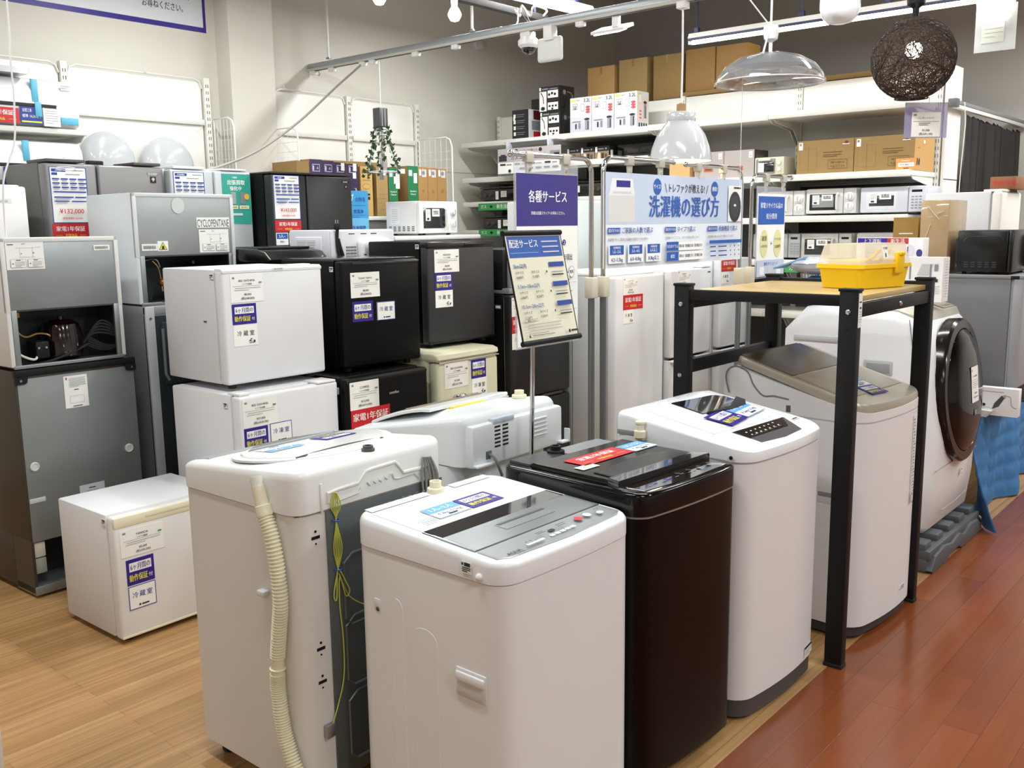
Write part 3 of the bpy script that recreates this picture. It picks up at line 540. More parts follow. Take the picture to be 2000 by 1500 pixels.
# cream retro freezer with the charcoal fridge on top
crm = M('#d5d4b8', .3, name='retro_cream', coat=.3)
t = T('freezer', 'cream retro freezer with chrome latch under the charcoal fridge', 'freezer', -3.169, 3.155, 0, 0, .435, .48)
t.part('body', G().box(-.48, -.075, .004, .436, .02, .90, crm, .03, 4)); D_ = t.part('door', G().box(-.07, .0, .002, .438, .03, .858, crm, .02, 4)); t.part('top_cap', G().prism([(-.48, .862), (-.01, .862), (.004, .875), (.0, .895), (-.03, .905), (-.48, .905)], 'y', 0, .44, crm, .012))
t.part('trim', G().tube([(.003, .005, .861), (.003, .435, .861)], .004, chrome, 8)); t.part('latch', G().box(.0, .03, .10, .17, .665, .70, chrome, .012).box(.005, .025, .15, .26, .675, .69, chrome, .006).ball((.03, .135, .683), .018, chrome), D_, 'chrome latch handle')
price(t, .045, .73, .165, .125, 'IRIS OHYAMA', '１ドア冷凍庫', '¥7,000', '(税込¥7,700)', .0006, D_); six(t, .232, .757, .108, .094, .0006, D_); room(t, .236, .668, .108, .088, '冷凍室', False, .0006, D_)
for fy in (.05, .39): t.part('foot', G().lathe([(.02, 0), (.02, .022)], (-.06, fy, 0), rubber, 10)); t.part('foot', G().lathe([(.02, 0), (.02, .022)], (-.42, fy, 0), rubber, 10))
t = fridge('black fridge with charcoal door on the cream retro freezer', -3.333, 3.267, .907, -.039, .472, .456, .526, fblk, fchar, .055)
D_ = t.doors[0]; t.part('door_cap', G().box(-.055, .003, .0, .472, .49, .523, black, .006).box(-.03, .006, .25, .40, .50, .515, M('#050505', .3), .004), D_); t.part('door_base_trim', G().box(-.05, .003, .002, .47, .02, .034, black, .004), D_)
price(t, .045, .373, .168, .112, 'MAXZEN', '１ドア冷蔵庫', '¥8,000', '(税込¥8,800)', .0006, D_); six(t, .045, .286, .12, .085, .0006, D_); room(t, .046, .2, .118, .084, '冷蔵室', False, .0006, D_); code(t, -.085, .49)
# tall black fridge and the small oven on it
t = fridge('tall two-door black fridge left of the cluster of chrome sign stands', -3.23, 3.767, 0, .002, .515, .53, 1.145, fblk, M('#1d1c1e', .35, coat=.2), .055, [(.04, .562), (.582, 1.142)])
D_ = t.doors[1]; t.part('door_handle', G().box(-.03, .003, .26, .44, .566, .58, M('#3c3c40', .3), .003), D_)
price(t, .006, 1.03, .12, .1, 'HAIER', '２ドア冷蔵庫', '¥16,000', '(税込¥17,600)', .0006, D_); redc(t, .006, .945, .145, .082, .0006, D_); room(t, .006, .855, .12, .086, '冷蔵室', False, .0006, D_); t.part('side_label', G().card((-.11, -.0008+.002, 1.07), X, Z, .04, .02, mgrey, [('r', .004, .005, .032, .01, paper)]))
t = T('microwave_oven', 'black oven with pale grey door on the tall black fridge, behind the price list sign', 'microwave', -3.28, 3.8, 1.147, 0, .42, .36)
t.part('body', G().box(-.36, -.03, 0, .42, .012, .235, blackm, .008)); D_ = t.part('door', G().box(-.03, 0, .03, .42, .03, .232, silver, .006)); t.part('handle', G().tube([(.02, .055, .05), (.03, .055, .08), (.03, .055, .19), (.015, .055, .215), (.0, .07, .215)], .008, blackm, 8), D_); t.part('base_ledge', G().box(-.35, .012, .0, .42, .0, .03, mgrey, .004))
# right cluster
sil = M('#ccd0d3', .35, .1, name='pale_silver'); fwg = M('#dcdee2', .36, name='cool_white_enamel')
t = fridge('tall white freezer with a red guarantee label behind the two chrome poles', -2.93, 4.3, 0, 0, .496, .53, 1.222, sil, fwg, .06, name='freezer', cat='freezer')
D_ = t.doors[0]; price(t, .068, 1.117, .145, .098, 'ハイアール', '１ドア冷凍庫', '¥22,000', '(税込¥24,200)', .0006, D_); redc(t, .069, 1.034, .198, .082, .0006, D_); room(t, .07, .958, .104, .076, '冷凍室', False, .0006, D_)
t.part('top_lid', G().box(-.53, -.07, .0, .496, 1.221, 1.24, white, .006)); t.part('side_seam', G().box(-.30, -.296, -.001, .003, .1, 1.2, M('#6b6f72', .5)))
t = fridge('white two-door fridge half hidden by the black rack, nearest the tall freezer', -2.9, 4.83, 0, 0, .472, .52, 1.238, fwg, fwg, .055, [(.04, .70), (.715, 1.235)])
D_ = t.doors[1]; t.part('door_handle', G().box(-.05, .03, .0, .46, .688, .70, white, .005).box(-.02, .032, .14, .24, .70, .706, blackm, .002), t.doors[0]); price(t, .064, 1.131, .15, .1, 'HITACHI', '２ドア冷蔵庫', '¥19,000', '(税込¥20,900)', .0006, D_); redc(t, .067, 1.04, .19, .082, .0006, D_); t.part('logo', G().card((.0005, .42, 1.2), Y, Z, .045, .015, fwg, [('r', .004, .004, .036, .007, ink)], .0004), D_)
t.part('hinge_cover', G().box(-.09, .0, .36, .47, 1.236, 1.25, white, .004))
t = fridge('white two-door fridge farthest right behind the black rack, under the laundry banner', -2.85, 5.33, 0, 0, .38, .5, 1.288, fwg, M('#d3d8de', .36), .055, [(.04, .715), (.73, 1.285)])
D_ = t.doors[1]; t.part('door_handle', G().box(-.05, .03, .0, .37, .70, .715, white, .005), t.doors[0]); redc(t, .006, 1.205, .19, .076, .0006, D_); room(t, .008, 1.13, .1, .074, '冷蔵室', False, .0006, D_)
t = fridge('tall pale fridge rising behind the blue-headed service banner', -3.64, 4.87, 0, 0, .5, .56, 1.66, fside, M('#ced6d6', .35), .06, [(.05, 1.17), (1.215, 1.655)])
t.part('door_handle', G().box(-.04, .012, .02, .48, 1.172, 1.21, M('#c3c9c9', .35), .006), t.doors[0]); t.part('logo', G().card((.0006, .4, 1.60), Y, Z, .03, .03, fwg, [('r', .006, .006, .018, .018, grey_ink)], .0004), t.doors[1])
# left cluster: fridges turned backwards
def compressor(t, x, y, par_name='compressor'):
    m = M('#140506', .16, name='compressor_enamel', coat=.8)
    g = G().lathe([(.065, 0), (.08, .01), (.082, .09), (.078, .1), (.078, .112), (.07, .14), (.045, .155), (.012, .16), (.012, .172), (.001, .173)], (x, y, .02), m, 22)
    o = t.part(par_name, g, None, 'dark red compressor')
    t.part('compressor_label', G().card((x+.074, y-.03, .07), Y, (-.03, 0, 1), .06, .045, paper, [('r', .004, .008, .014, .028, ink), ('p', [(.034, .01), (.05, .01), (.042, .026)], yel)]), o); t.part('terminal_box', G().box(x-.02, x+.07, y-.14, y-.085, .03, .10, blackm, .006).lathe([(.005, 0), (.005, .004)], (x+.07, y-.13, .075), steel, 8, 'x').lathe([(.005, 0), (.005, .004)], (x+.07, y-.10, .075), steel, 8, 'x'), o)
    return o
def cords(t, x, y):
    g = G()
    for k in range(5): g.tube(dense([(x, y-.05, .05), (x+.02, y+.02*k/3, .11+.012*k), (x+.03, y+.08, .10+.01*k), (x+.03, y+.12, .06), (x+.02, y+.05, .035+.006*k), (x+.01, y-.02, .06+.01*k)], 5), .0045, rubber, 7)
    g.tube(dense([(x+.02, y-.02, .07), (x+.05, y-.12, .04), (x+.05, y-.22, .015), (x+.03, y-.27, .01)], 5), .005, rubber, 7); t.part('power_cord', g)
def backward(label, x, y, z, yaw, w, d, h, frame, panel, cav, rim=.018, dark=M('#33383b', .5)):
    'seen from behind: a framed grey back panel over an open machine bay'
    t = T('refrigerator', label, 'refrigerator', x, y, z, yaw, w, d)
    t.part('body', G().box(-d, -.001, 0, rim, .008, h, frame, .004).box(-d, -.001, w-rim, w, .008, h, frame, .004).box(-d, -.012, rim*.5, w-rim*.5, cav, h, frame, .004).box(-d, -.2, rim*.5, w-rim*.5, .008, cav+.002, frame, .002))
    t.part('rear_frame', G().box(-.02, 0, 0, rim, cav-.01, h, frame, .003).box(-.02, 0, w-rim, w, cav-.01, h, frame, .003).box(-.02, 0, 0, w, h-rim, h, frame, .003))
    t.part('back_panel', G().box(-.016, -.004, rim, w-rim, cav, h-rim, panel, .001), None, 'bare grey sheet-metal back'); t.part('bay_wall', G().box(-.2, -.19, rim, w-rim, .008, cav, M('#34393b', .5, .3)).box(-.195, -.012, rim-.001, rim+.004, .01, cav, M('#3b4042', .5, .3)).box(-.195, -.012, w-rim-.004, w-rim+.001, .01, cav, M('#3b4042', .5, .3)).box(-.2, -.004, rim, w-rim, .0, .012, dark).box(-.2, -.004, rim, w-rim, cav-.006, cav, dark))
    t.part('bay_rim', G().box(-.01, .004, .01, w-.01, .0, .014, galv, .002).box(-.012, .0, rim, rim+.022, .012, cav, galv, .002).box(-.012, 0, w-rim-.022, w-rim, .012, cav, galv, .002))
    return t
def schem(t, y, z, W, H, mir=False):
    it = [('r', W*.05, H*.9, W*.16, H*.03, ink), ('r', W*.42, H*.92, W*.1, H*.02, grey_ink), ('r', W*.25, H*.78, W*.5, .0008, grey_ink), ('r', W*.7, H*.45, .0008, H*.38, grey_ink), ('r', W*.36, H*.45, .0008, H*.33, grey_ink), ('r', W*.36, H*.45, W*.4, .0008, grey_ink), ('c', W*.4, H*.58, W*.02, H*.02, grey_ink), ('c', W*.72, H*.6, W*.025, H*.025, grey_ink), ('r', W*.76, H*.8, W*.16, .0008, grey_ink)]
    for q in (.1, .55):
        it += [('r', W*q, H*.08, W*.4, H*.3, grey_ink), ('r', W*q+.0008, H*.08+.0008, W*.4-.0016, H*.3-.0016, paper), ('r', W*(q+.14), H*.33, W*.12, H*.025, ink), ('p', [(W*(q+.03), H*.2), (W*(q+.08), H*.2), (W*(q+.055), H*.25)], ink)]+lines(W*(q+.1), H*.28, W*.26, 5, H*.04, grey_ink, .0012)
    return t.part('wiring_diagram_label', G().card((.0-.003, y, z), Y, Z, W, H, paper, it))
def bars(t, y, z, W, H): t.part('barcode_label', G().card((-.003, y, z), Y, Z, W, H, paper, [('r', W*(.08+.05*k), H*.25, W*(.016+.016*(k % 2)), H*.5, ink) for k in range(16)]))
hz = M('#8c9190', .45, .5, name='zinc_sheet', var=.06, scale=9)
t = T('refrigerator', 'dark grey fridge turned backwards, standing on the floor at the far left', 'refrigerator', -3.937, 1.543, 0, .03, .515, .6)
dk = M('#4a443d', .35, .35, name='bronze_grey_enamel')
t.part('body', G().box(-.6, -.005, 0, .515, .24, .955, dk, .006).box(-.6, -.16, 0, .515, .02, .245, dk, .004).box(-.17, -.002, 0, .012, .02, .25, dk).box(-.17, -.002, .503, .515, .02, .25, dk))
t.part('back_panel', G().box(-.006, .0, .008, .507, .24, .92, hz, .002), None, 'shiny zinc back sheet'); g = G().box(-.02, .006, 0, .515, .93, .958, blackm, .003).prism([(.0, .93), (.05, .93), (.045, .905), (.035, .90), (.0, .90)], 'x', -.01, .006, blackm).prism([(.515, .93), (.465, .93), (.47, .905), (.48, .90), (.515, .90)], 'x', -.01, .006, blackm)
g.lathe([(.005, 0), (.005, .003)], (.006, .02, .915), steel, 10, 'x').lathe([(.005, 0), (.005, .003)], (.006, .495, .915), steel, 10, 'x'); t.part('top_bracket', g, None, 'black top bracket with screws')
it = [('r', .008, .12, .006, .01, red)]+lines(.02, .124, .07, 8, .005, grey_ink, .0014)+[('r', .04, .075, .02, .003, ink), ('r', .02, .05, .06, .0008, grey_ink), ('r', .02, .02, .0008, .03, grey_ink), ('r', .08, .02, .0008, .03, grey_ink), ('r', .02, .02, .06, .0008, grey_ink), ('r', .03, .006, .04, .003, ink)]
t.part('wiring_diagram_label', G().card((.0005, .193, .774), Y, Z, .1, .136, paper, it)); t.part('notice_label', G().card((.0005, .22, .395), Y, Z, .11, .04, lilac, [('r', .04, .022, .03, .004, ink), ('r', .03, .01, .05, .002, grey_ink)]))
for yy in (.043, .455): t.part('plug_cap', G().lathe([(.019, 0), (.019, .006), (.015, .008), (.013, .005), (.001, .005)], (.0, yy, .557), M('#d3d3cf', .4), 20, 'x'))
t.part('side_slot', G().box(-.0, .003, .01, .075, .405, .425, M('#c9cac7', .5), .002)); t.part('bay_lining', G().box(-.165, -.155, .012, .503, .02, .24, M('#1c1c1d', .6)).box(-.16, -.01, .012, .06, .17, .235, M('#cfc9ba', .5), .004).box(-.16, -.01, .012, .06, .1, .165, M('#9aa097', .5), .004)); t.part('base_rail', G().box(-.17, .004, 0, .515, .012, .05, galv, .004)); compressor(t, -.09, .33)
for fy in (.05, .46): t.part('foot', G().lathe([(.016, 0), (.018, .022)], (-.04, fy, 0), rubber, 10)); t.part('foot', G().lathe([(.016, 0), (.018, .022)], (-.55, fy, 0), rubber, 10))
t = backward('white mini fridge turned backwards with open compressor bay, on the dark grey backward fridge', -3.937, 1.537, .962, .018, .483, .46, .52, M('#dcdcda', .4), galv, .235)
schem(t, .02, .395, .148, .108); bars(t, .376, .463, .07, .022); compressor(t, -.09, .25); cords(t, -.06, .36)
pip = M('#a98a4e', .3, .8, name='copper_pipe')
t.part('pipework', G().tube(dense([(-.08, .06, .22), (-.07, .06, .15), (-.06, .09, .12), (-.06, .14, .13), (-.05, .18, .12), (-.06, .20, .09)], 6), .004, pip, 8).tube(dense([(-.06, .04, .22), (-.05, .05, .14), (-.05, .04, .1)], 5), .003, steel, 6).lathe([(.015, 0), (.015, .02)], (-.09, .075, .2), pip, 12)); t.part('drain_tube', G().tube(dense([(-.03, .03, .07), (-.02, .06, .045), (-.02, .1, .03), (-.03, .12, .05), (-.03, .125, .08)], 6), .005, M('#d5d2c4', .5), 8))
t = backward('pale mini fridge turned backwards marked with big capital letters, upper of its stack', -4.054, 2.158, 1.166, -.009, .511, .44, .505, M('#d4d9dc', .4), M('#a3a8a8', .45, .45, var=.06, scale=12), .225)
schem(t, .318, .232, .158, .108); bars(t, .03, .248, .075, .03); t.part('round_sticker', G().card((-.003, .2, .43), Y, Z, .001, .001, paper, [('c', .02, .02, .033, .037, M('#cfd2d2', .5))]))
t.part('refrigerant_label', G().card((-.003, .31, .348), Y, Z, .175, .048, paper, [T_('CYCLOPENTANE', .087, .022, .05, ink, .168, 'c', .006)])); t.part('flammable_label', G().card((-.003, .106, .245), Y, Z, .052, .045, paper, [('p', [(.005, .005), (.047, .005), (.026, .041)], ink), ('p', [(.009, .0075), (.043, .0075), (.026, .037)], yel), ('c', .026, .016, .006, .008, ink), ('r', .018, .0085, .016, .003, ink)]))
compressor(t, -.09, .33); cords(t, -.05, .33); t.part('pipework', G().tube(dense([(-.05, .1, .2), (-.04, .12, .17), (-.04, .13, .12), (-.03, .13, .06)], 6), .004, pip, 8).tube(dense([(-.06, .06, .2), (-.05, .1, .208), (-.04, .12, .2), (-.04, .13, .17)], 5), .003, steel, 6).ball((-.04, .14, .1), .022, M('#a0612f', .3, .7)))
t = T('refrigerator', 'silver-sided fridge turned backwards under the fridge with big capital letters', 'refrigerator', -4.03, 2.165, 0, 0, .51, .48)
sg = M('#8d8d95', .4, .2, name='lilac_grey_enamel'); t.part('body', G().box(-.48, -.003, 0, .51, .02, 1.13, sg, .006)); t.part('top_frame', G().box(-.48, .0, 0, .51, 1.125, 1.165, M('#a6a7ab', .4, .2), .005)); t.part('rear_frame', G().box(-.02, .003, 0, .045, .02, 1.165, M('#c5c6c8', .4, .2), .004).lathe([(.006, 0), (.006, .003)], (.003, .022, 1.11), steel, 10, 'x'))
t.part('back_panel', G().box(-.01, .004, .045, .50, .03, 1.12, M('#2c3438', .4, .4), .003), None, 'dark blue-grey back sheet'); t.part('back_rib', G().box(.0, .010, .07, .45, .80, 1.09, M('#3a454a', .35, .4), .012).tube([(.009, .075, 1.06), (.009, .075, .85), (.009, .09, .82)], .007, M('#98a0a2', .3, .5), 8))
for fy in (.05, .46): t.part('foot', G().lathe([(.016, 0), (.018, .022)], (-.05, fy, 0), rubber, 10)); t.part('foot', G().lathe([(.016, 0), (.018, .022)], (-.43, fy, 0), rubber, 10))
t = fridge('tall plain white fridge at the left edge behind the backward mini fridge', -4.56, 1.42, 0, 0, .50, .45, 1.72, fw, M('#e7e4e4', .4), .055, [(.05, .8), (.815, 1.71)]); t.part('logo', G().card((.0006, .33, 1.635), Y, Z, .1, .02, fw, [T_('Panasonic', .05, .01, .018, grey_ink, .09)], .0004), t.doors[1])
# big fridges with price boards
def spec_board(t, y, z, W, H, brand, pr, tax, par, ybar=True):
    it = [('r', 0, 0, W, H, dblue), ('r', W*.025, H*.012, W*.95, H*.976, paper), ('r', W*.06, H*.915, W*.38, H*.055, dblue), T_(brand, W*.25, H*.942, H*.04, paper, W*.3), ('r', W*.06, H*.855, W*.15, H*.045, dblue), ('r', W*.62, H*.935, W*.3, H*.014, grey_ink), ('r', W*.42, H*.865, W*.4, H*.014, grey_ink)]
    for r in range(3):
        for q in range(4): it.append(('r', W*(.06+.23*q), H*(.775-.075*r), W*(.19 if q < 3 else .23), H*.026, dblue)); it.append(('r', W*(.08+.23*q), H*(.75-.075*r), W*.14, H*.012, grey_ink))
    it += [('r', W*.06, H*.545, W*.88, H*.024, dblue), ('r', W*.06, H*.45, W*.52, H*.024, dblue), ('r', W*.62, H*.45, W*.3, H*.024, dblue), ('r', W*.06, H*.38, W*.4, H*.02, dblue), ('r', W*.52, H*.38, W*.4, H*.02, dblue), ('r', W*.1, H*.425, W*.4, H*.01, grey_ink), ('r', W*.1, H*.355, W*.3, H*.01, grey_ink)]
    if pr: it += [T_(pr, W*.5, H*.215, H*.12, red, W*.86, 'c', .015), T_(tax, W*.5, H*.085, H*.045, red, W*.8)]
    return t.part('price_board', G().card((.0006, y, z), Y, Z, W, H, paper, it), par)
ggrey = M('#7f7d7d', .38, .25, name='warm_grey_steel')
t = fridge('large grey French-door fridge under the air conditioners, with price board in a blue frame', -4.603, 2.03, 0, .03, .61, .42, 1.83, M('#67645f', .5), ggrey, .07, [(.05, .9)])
for y0, y1 in ((0, .252), (.258, .61)): t.doors.append(t.part('door', G().box(-.07, 0, y0, y1, .91, 1.825, ggrey, .012, 3)))
D_ = t.doors[1]; spec_board(t, .018, 1.545, .18, .262, 'SHARP', '¥132,000', '(税抜価格¥120,000)', D_); redc(t, .012, 1.47, .175, .072, .0008, D_); t.part('tag_cord', G().tube([(.004, .10+.05*math.cos(q), 1.80+.008*math.sin(q)) for q in [2*math.pi*k/16 for k in range(16)]], .0018, white, 6, closed=True), D_)
t.part('logo', G().card((.0006, .52, 1.782), Y, Z, .06, .016, ggrey, [T_('SHARP', .03, .008, .018, M('#d5d5d8', .3), .055)], .0004), t.doors[2]); t.part('emblem', G().card((.0006, .535, 1.745), Y, Z, .032, .032, M('#2a1e1a', .3), [('p', [(.006, .02), (.016, .028), (.026, .02), (.016, .006)], M('#bdb6ac', .4))]), t.doors[2]); t.part('hinge_cover', G().box(-.2, .0, .01, .2, 1.83, 1.845, M('#4d4a49', .5), .004)); t.part('hinge_cover', G().box(-.2, .0, .45, .60, 1.83, 1.845, M('#4d4a49', .5), .004)); t.part('strap_ring', G().box(-.2, -.16, .3, .38, 1.828, 1.856, blackm, .006))
t = fridge('large pale silver two-door fridge with a teal poster on its door', -4.58, 2.655, 0, .0, .487, .42, 1.82, sil, M('#b9bec2', .35, .2), .07, [(.05, .9)])
for y0, y1 in ((0, .252), (.257, .487)): t.doors.append(t.part('door', G().box(-.07, 0, y0, y1, .91, 1.817, M('#b9bec2', .35, .2), .012, 3)))
spec_board(t, .014, 1.545, .18, .26, 'TOSHIBA', '¥99,000', '(税抜価格¥90,000)', t.doors[1])
W, H = .178, .268; it = [T_('冷蔵庫', W*.45, H*.93, H*.04, paper), T_('出張買取', W*.5, H*.83, H*.105, paper, W*.7, 'c', .02), T_('強化中', W*.47, H*.71, H*.095, paper, W*.5, 'c', .02), ('r', W*.3, H*.4, W*.16, H*.24, silver), ('r', W*.62, H*.4, W*.17, H*.24, mgrey), ('c', W*.85, H*.55, W*.09, H*.06, M('#e8b23a', .5)), ('r', W*.26, H*.3, W*.26, H*.07, M('#e8dfae', .5)), ('r', W*.57, H*.3, W*.34, H*.07, M('#e8dfae', .5)), T_('高価買取', W*.39, H*.333, H*.03, ink), T_('最大20%UP', W*.74, H*.333, H*.03, ink), ('r', W*.3, H*.17, W*.36, H*.04, paper), ('r', W*.33, H*.185, W*.3, H*.008, teal)]
t.part('purchase_poster', G().card((.0006, .3, 1.535), Y, Z, W, H, teal, it), t.doors[2]); t.part('hinge_cover', G().box(-.2, .0, .02, .2, 1.82, 1.834, white, .004)); t.part('hinge_cover', G().box(-.2, .0, .3, .46, 1.82, 1.83, white, .004)); t.part('logo', G().card((.0006, .44, 1.80), Y, Z, .02, .008, sil, [('r', .002, .002, .016, .004, paper)], .0003), t.doors[2])
t = fridge('large black two-door fridge with a 143,000 yen price board', -4.419, 3.16, 0, .02, .575, .42, 1.805, fblk, M('#211f1e', .4), .07, [(.05, .9)])
for y0, y1 in ((0, .237), (.243, .575)): t.doors.append(t.part('door', G().box(-.07, 0, y0, y1, .91, 1.80, M('#211f1e', .4), .01, 3)))
D_ = t.doors[1]; spec_board(t, .01, 1.556, .178, .24, 'SHARP', '¥143,000', '(税抜価格¥130,000)', D_); redc(t, .01, 1.488, .178, .064, .0008, D_); t.part('size_label', G().card((.0008, .012, 1.415), Y, Z, .082, .068, paper, [('r', .004, .034, .074, .03, blue), T_('3人~', .041, .049, .022, paper, .06), T_('400L~', .041, .02, .014, dblue)]), D_); t.part('stock_label', G().card((.0008, .102, 1.415), Y, Z, .09, .068, M('#dfe8f0', .5), [T_('全商品', .045, .042, .02, blue), T_('保証付', .045, .02, .02, blue)]), D_)
t.part('logo', G().card((.0006, .5, 1.765), Y, Z, .05, .012, fblk, [T_('SHARP', .025, .006, .012, M('#d5d5d8', .3), .045)], .0003), t.doors[2]); t.part('emblem', G().card((.0006, .52, 1.73), Y, Z, .02, .024, fblk, [('p', [(.004, .014), (.010, .022), (.016, .014), (.009, .003)], M('#9a8f86', .4))], .0003), t.doors[2]); t.part('top_cover', G().box(-.42, .0, .0, .575, 1.803, 1.815, M('#2a2827', .5), .004))
# black retro fridge, only its ridged top shows
t = T('refrigerator', 'glossy black fridge with a ridged rounded top behind the white stack', 'refrigerator', -3.8, 2.68, 0, 0, .34, .45)
t.part('body', G().box(-.45, -.06, 0, .34, .02, 1.35, black, .03, 4)); t.part('door', G().box(-.055, 0, 0, .34, .03, 1.335, black, .02, 4)); g = G().prism([(-.45, 1.345), (.0, 1.345), (.014, 1.36), (-.03, 1.395), (-.12, 1.41), (-.36, 1.415), (-.45, 1.39)], 'y', -.005, .345, black, .01)
for k in range(8): g.box(-.40+.04*k, -.38+.04*k, .02, .32, 1.408, 1.417, M('#1f1f22', .3), .003)
t.part('top_cap', g, None, 'ridged black top'); t.part('foot', G().box(-.4, -.05, .04, .3, 0, .022, rubber))
# white supports and the two microwaves on them
fridge('white fridge almost hidden behind the black stack, under the backward microwave', -3.82, 3.06, 0, 0, .5, .48, 1.208, fw, fw, .055)
t = T('microwave_oven', 'white microwave turned backwards with a hanging black plug, behind the black fridges', 'microwave', -3.86, 3.10, 1.21, 0, .44, .34)
mb = M('#d9d9e0', .4, name='microwave_white'); t.part('body', G().box(-.34, -.012, 0, .44, .012, .286, mb, .006)); t.part('back_panel', G().box(-.016, .0, .004, .436, .016, .28, mb, .004)); t.part('back_bulge', G().box(-.01, .04, .17, .40, .05, .235, M('#e4e4ea', .3), .03, 4), None, 'raised motor cover')
t.part('side_panel', G().box(-.29, -.07, -.006, .004, .10, .25, mb, .012)); t.part('rating_label', G().card((-.27, -.0065, .12), X, Z, .16, .115, M('#e6e6e8', .5), lines(.01, .1, .06, 6, .012, grey_ink)+lines(.09, .1, .06, 6, .012, grey_ink)))
g = G()
for q in range(7):
    for k in range(11): g.box(-.0005, .0015, .10+.010*q, .106+.010*q, .03+.016*k, .04+.016*k, M('#55555c', .6))
vent = t.part('vent_grid', g); t.part('top_slot', G().box(-.0005, .0014, .12, .16, .262, .266, blackm).box(-.0005, .0014, .2, .24, .262, .266, blackm).box(-.0005, .0014, .27, .31, .262, .266, blackm)); t.part('barcode_label', G().card((.041, .18, .07), Y, Z, .022, .1, paper, [('r', .003, .006+.011*k, .016, .006, ink) for k in range(8)]))
g = G().tube(dense([(.004, .075, .04), (.01, .06, .12), (.012, .04, .17), (.01, .035, .23), (.01, .04, .29)], 6), .008, rubber, 8).tube(dense([(.006, .09, .02), (.014, .075, .12), (.014, .05, .2), (.012, .04, .24)], 6), .009, rubber, 8).box(.0, .022, .02, .052, .285, .318, rubber, .006)
for q in (.028, .042): g.box(.009, .012, q, q+.004, .318, .335, steel)
t.part('power_cord', g, None, 'black cord with plug'); 
for fx in (-.3, -.04):
    for fy in (.05, .39): t.part('foot', G().lathe([(.012, 0), (.012, .014)], (fx, fy, 0), rubber, 8))
t = fridge('wide white cabinet fridge with flat top carrying the white microwave', -4.6, 4.215, 0, 0, .80, .38, 1.42, fw, fw, .05, [(.05, 1.41)]); t.part('top_slab', G().box(-.38, .02, -.01, .81, 1.42, 1.448, white, .006))
def microwave(label, x, y, z, yaw, w, d, h, body, win, knobs=True, name='microwave_oven', group=None, pcol=None, handle=True, wx=(.08, .62), side=True, frame=None, cardtext='単機能'):
    t = T(name, label, 'microwave', x, y, z, yaw, w, d, group)
    t.part('body', G().box(-d, -.03, 0, w, .012, h, body, .008)); ps = .74*w
    D_ = t.part('door', G().box(-.03, 0, .002, ps, .014, h-.002, body, .008)); P_ = t.part('control_panel', G().box(-.03, -.001, ps+.002, w-.002, .014, h-.002, pcol or body, .008))
    t.part('window', G().box(-.004, .0015, wx[0]*w, wx[1]*w, .2*h, .8*h, frame or win, .01).box(-.002, .002, wx[0]*w+.018, wx[1]*w-.018, .2*h+.018, .8*h-.018, win, .006), D_, 'dark glass door window')
    if handle: t.part('handle', G().tube([(.0, ps-.03, .2*h), (.022, ps-.03, .26*h), (.026, ps-.03, .5*h), (.022, ps-.03, .74*h), (0, ps-.03, .8*h)], .009, body, 8), D_)
    if knobs:
        for q in (.68, .34): t.part('knob', G().lathe([(.027, -.002), (.027, .006), (.019, .010), (.017, .022), (.001, .023)], (.0, (ps+w)/2, q*h), white, 18, 'x').box(.018, .026, (ps+w)/2-.003, (ps+w)/2+.003, q*h-.016, q*h+.016, M('#b9b9b6', .4)), P_)
    else:
        t.part('display', G().box(-.002, .001, ps+.02, w-.02, .78*h, .86*h, blackm, .002), P_); g = G()
        for a in range(3):
            for b_ in range(5): g.box(-.002, .0008, ps+.02+.022*a, ps+.034+.022*a, (.2+.1*b_)*h, (.24+.1*b_)*h, M('#8c8e92', .5))
        t.part('keypad', g, P_)
    t.part('price_label', G().card((.0025, wx[0]*w+.02, .42*h), Y, Z, .045, .34*h, paper, lines(.005, .3*h, .035, 5, .04*h, grey_ink)+[('r', .01, .03*h, .02, .06*h, ink)]), D_); t.part('type_label', G().card((.003, wx[0]*w+.08, .55*h), Y, Z, .07, .22*h, paper, [T_(cardtext, .035, .13*h, .02, ink, .05), ('r', .012, .06*h, .046, .006, grey_ink)]), D_)
    for fx in (-d+.04, -.05):
        for fy in (.05, w-.05): t.part('foot', G().lathe([(.012, 0), (.012, .014)], (fx, fy, 0), rubber, 8))
    return t
t = microwave('white microwave with two dials on the wide white cabinet fridge', -4.63, 4.475, 1.449, 0, .37, .33, .228, M('#ecebe8', .35), M('#28292c', .2, coat=.5), wx=(.1, .66))
g = G()
for k in range(6):
    for q in range(3): g.box(-.30+.045*k, -.275+.045*k, -.0012, .001, .03+.012*q, .037+.012*q, M('#6d6e70', .6))
t.part('side_vents', g); t.part('rating_label', G().card((-.28, -.0012, .075), X, Z, .09, .12, paper, lines(.01, .1, .06, 8, .012, grey_ink)))
# ---------------------------------------------------------------- black metal rack and what stands on it
t = T('metal_rack', 'black slotted metal rack with a plywood top, standing over the washing machine', 'rack', -1.12, 3.0, 0, 0, .78, .67)
ply = M('#b89c62', .3, name='plywood_top', var=.1, scale=8)  # greyed so the colour carries the reflection on the board
for px in (0, -.61):
    for py in (0, .74):
        g = G().box(px-.06, px, py, py+.04, .012, 1.282, blackm, .003); o = t.part('post', g)
        t.part('post_cap', G().box(px-.064, px+.003, py-.003, py+.043, 1.28, 1.29, blackm, .003), o); t.part('post_foot', G().box(px-.062, px+.002, py-.002, py+.042, 0, .014, rubber, .002), o)
        for zz in (1.16, 1.10, .82, .76): t.part('post_hole', G().lathe([(.006, 0), (.006, .001)], (px-.03, py-.001, zz), M('#050505', .7), 10, 'y'), o)
t.part('top_board', G().box(-.645, -.022, .012, .768, 1.243, 1.262, ply, .002), None, 'plywood top')
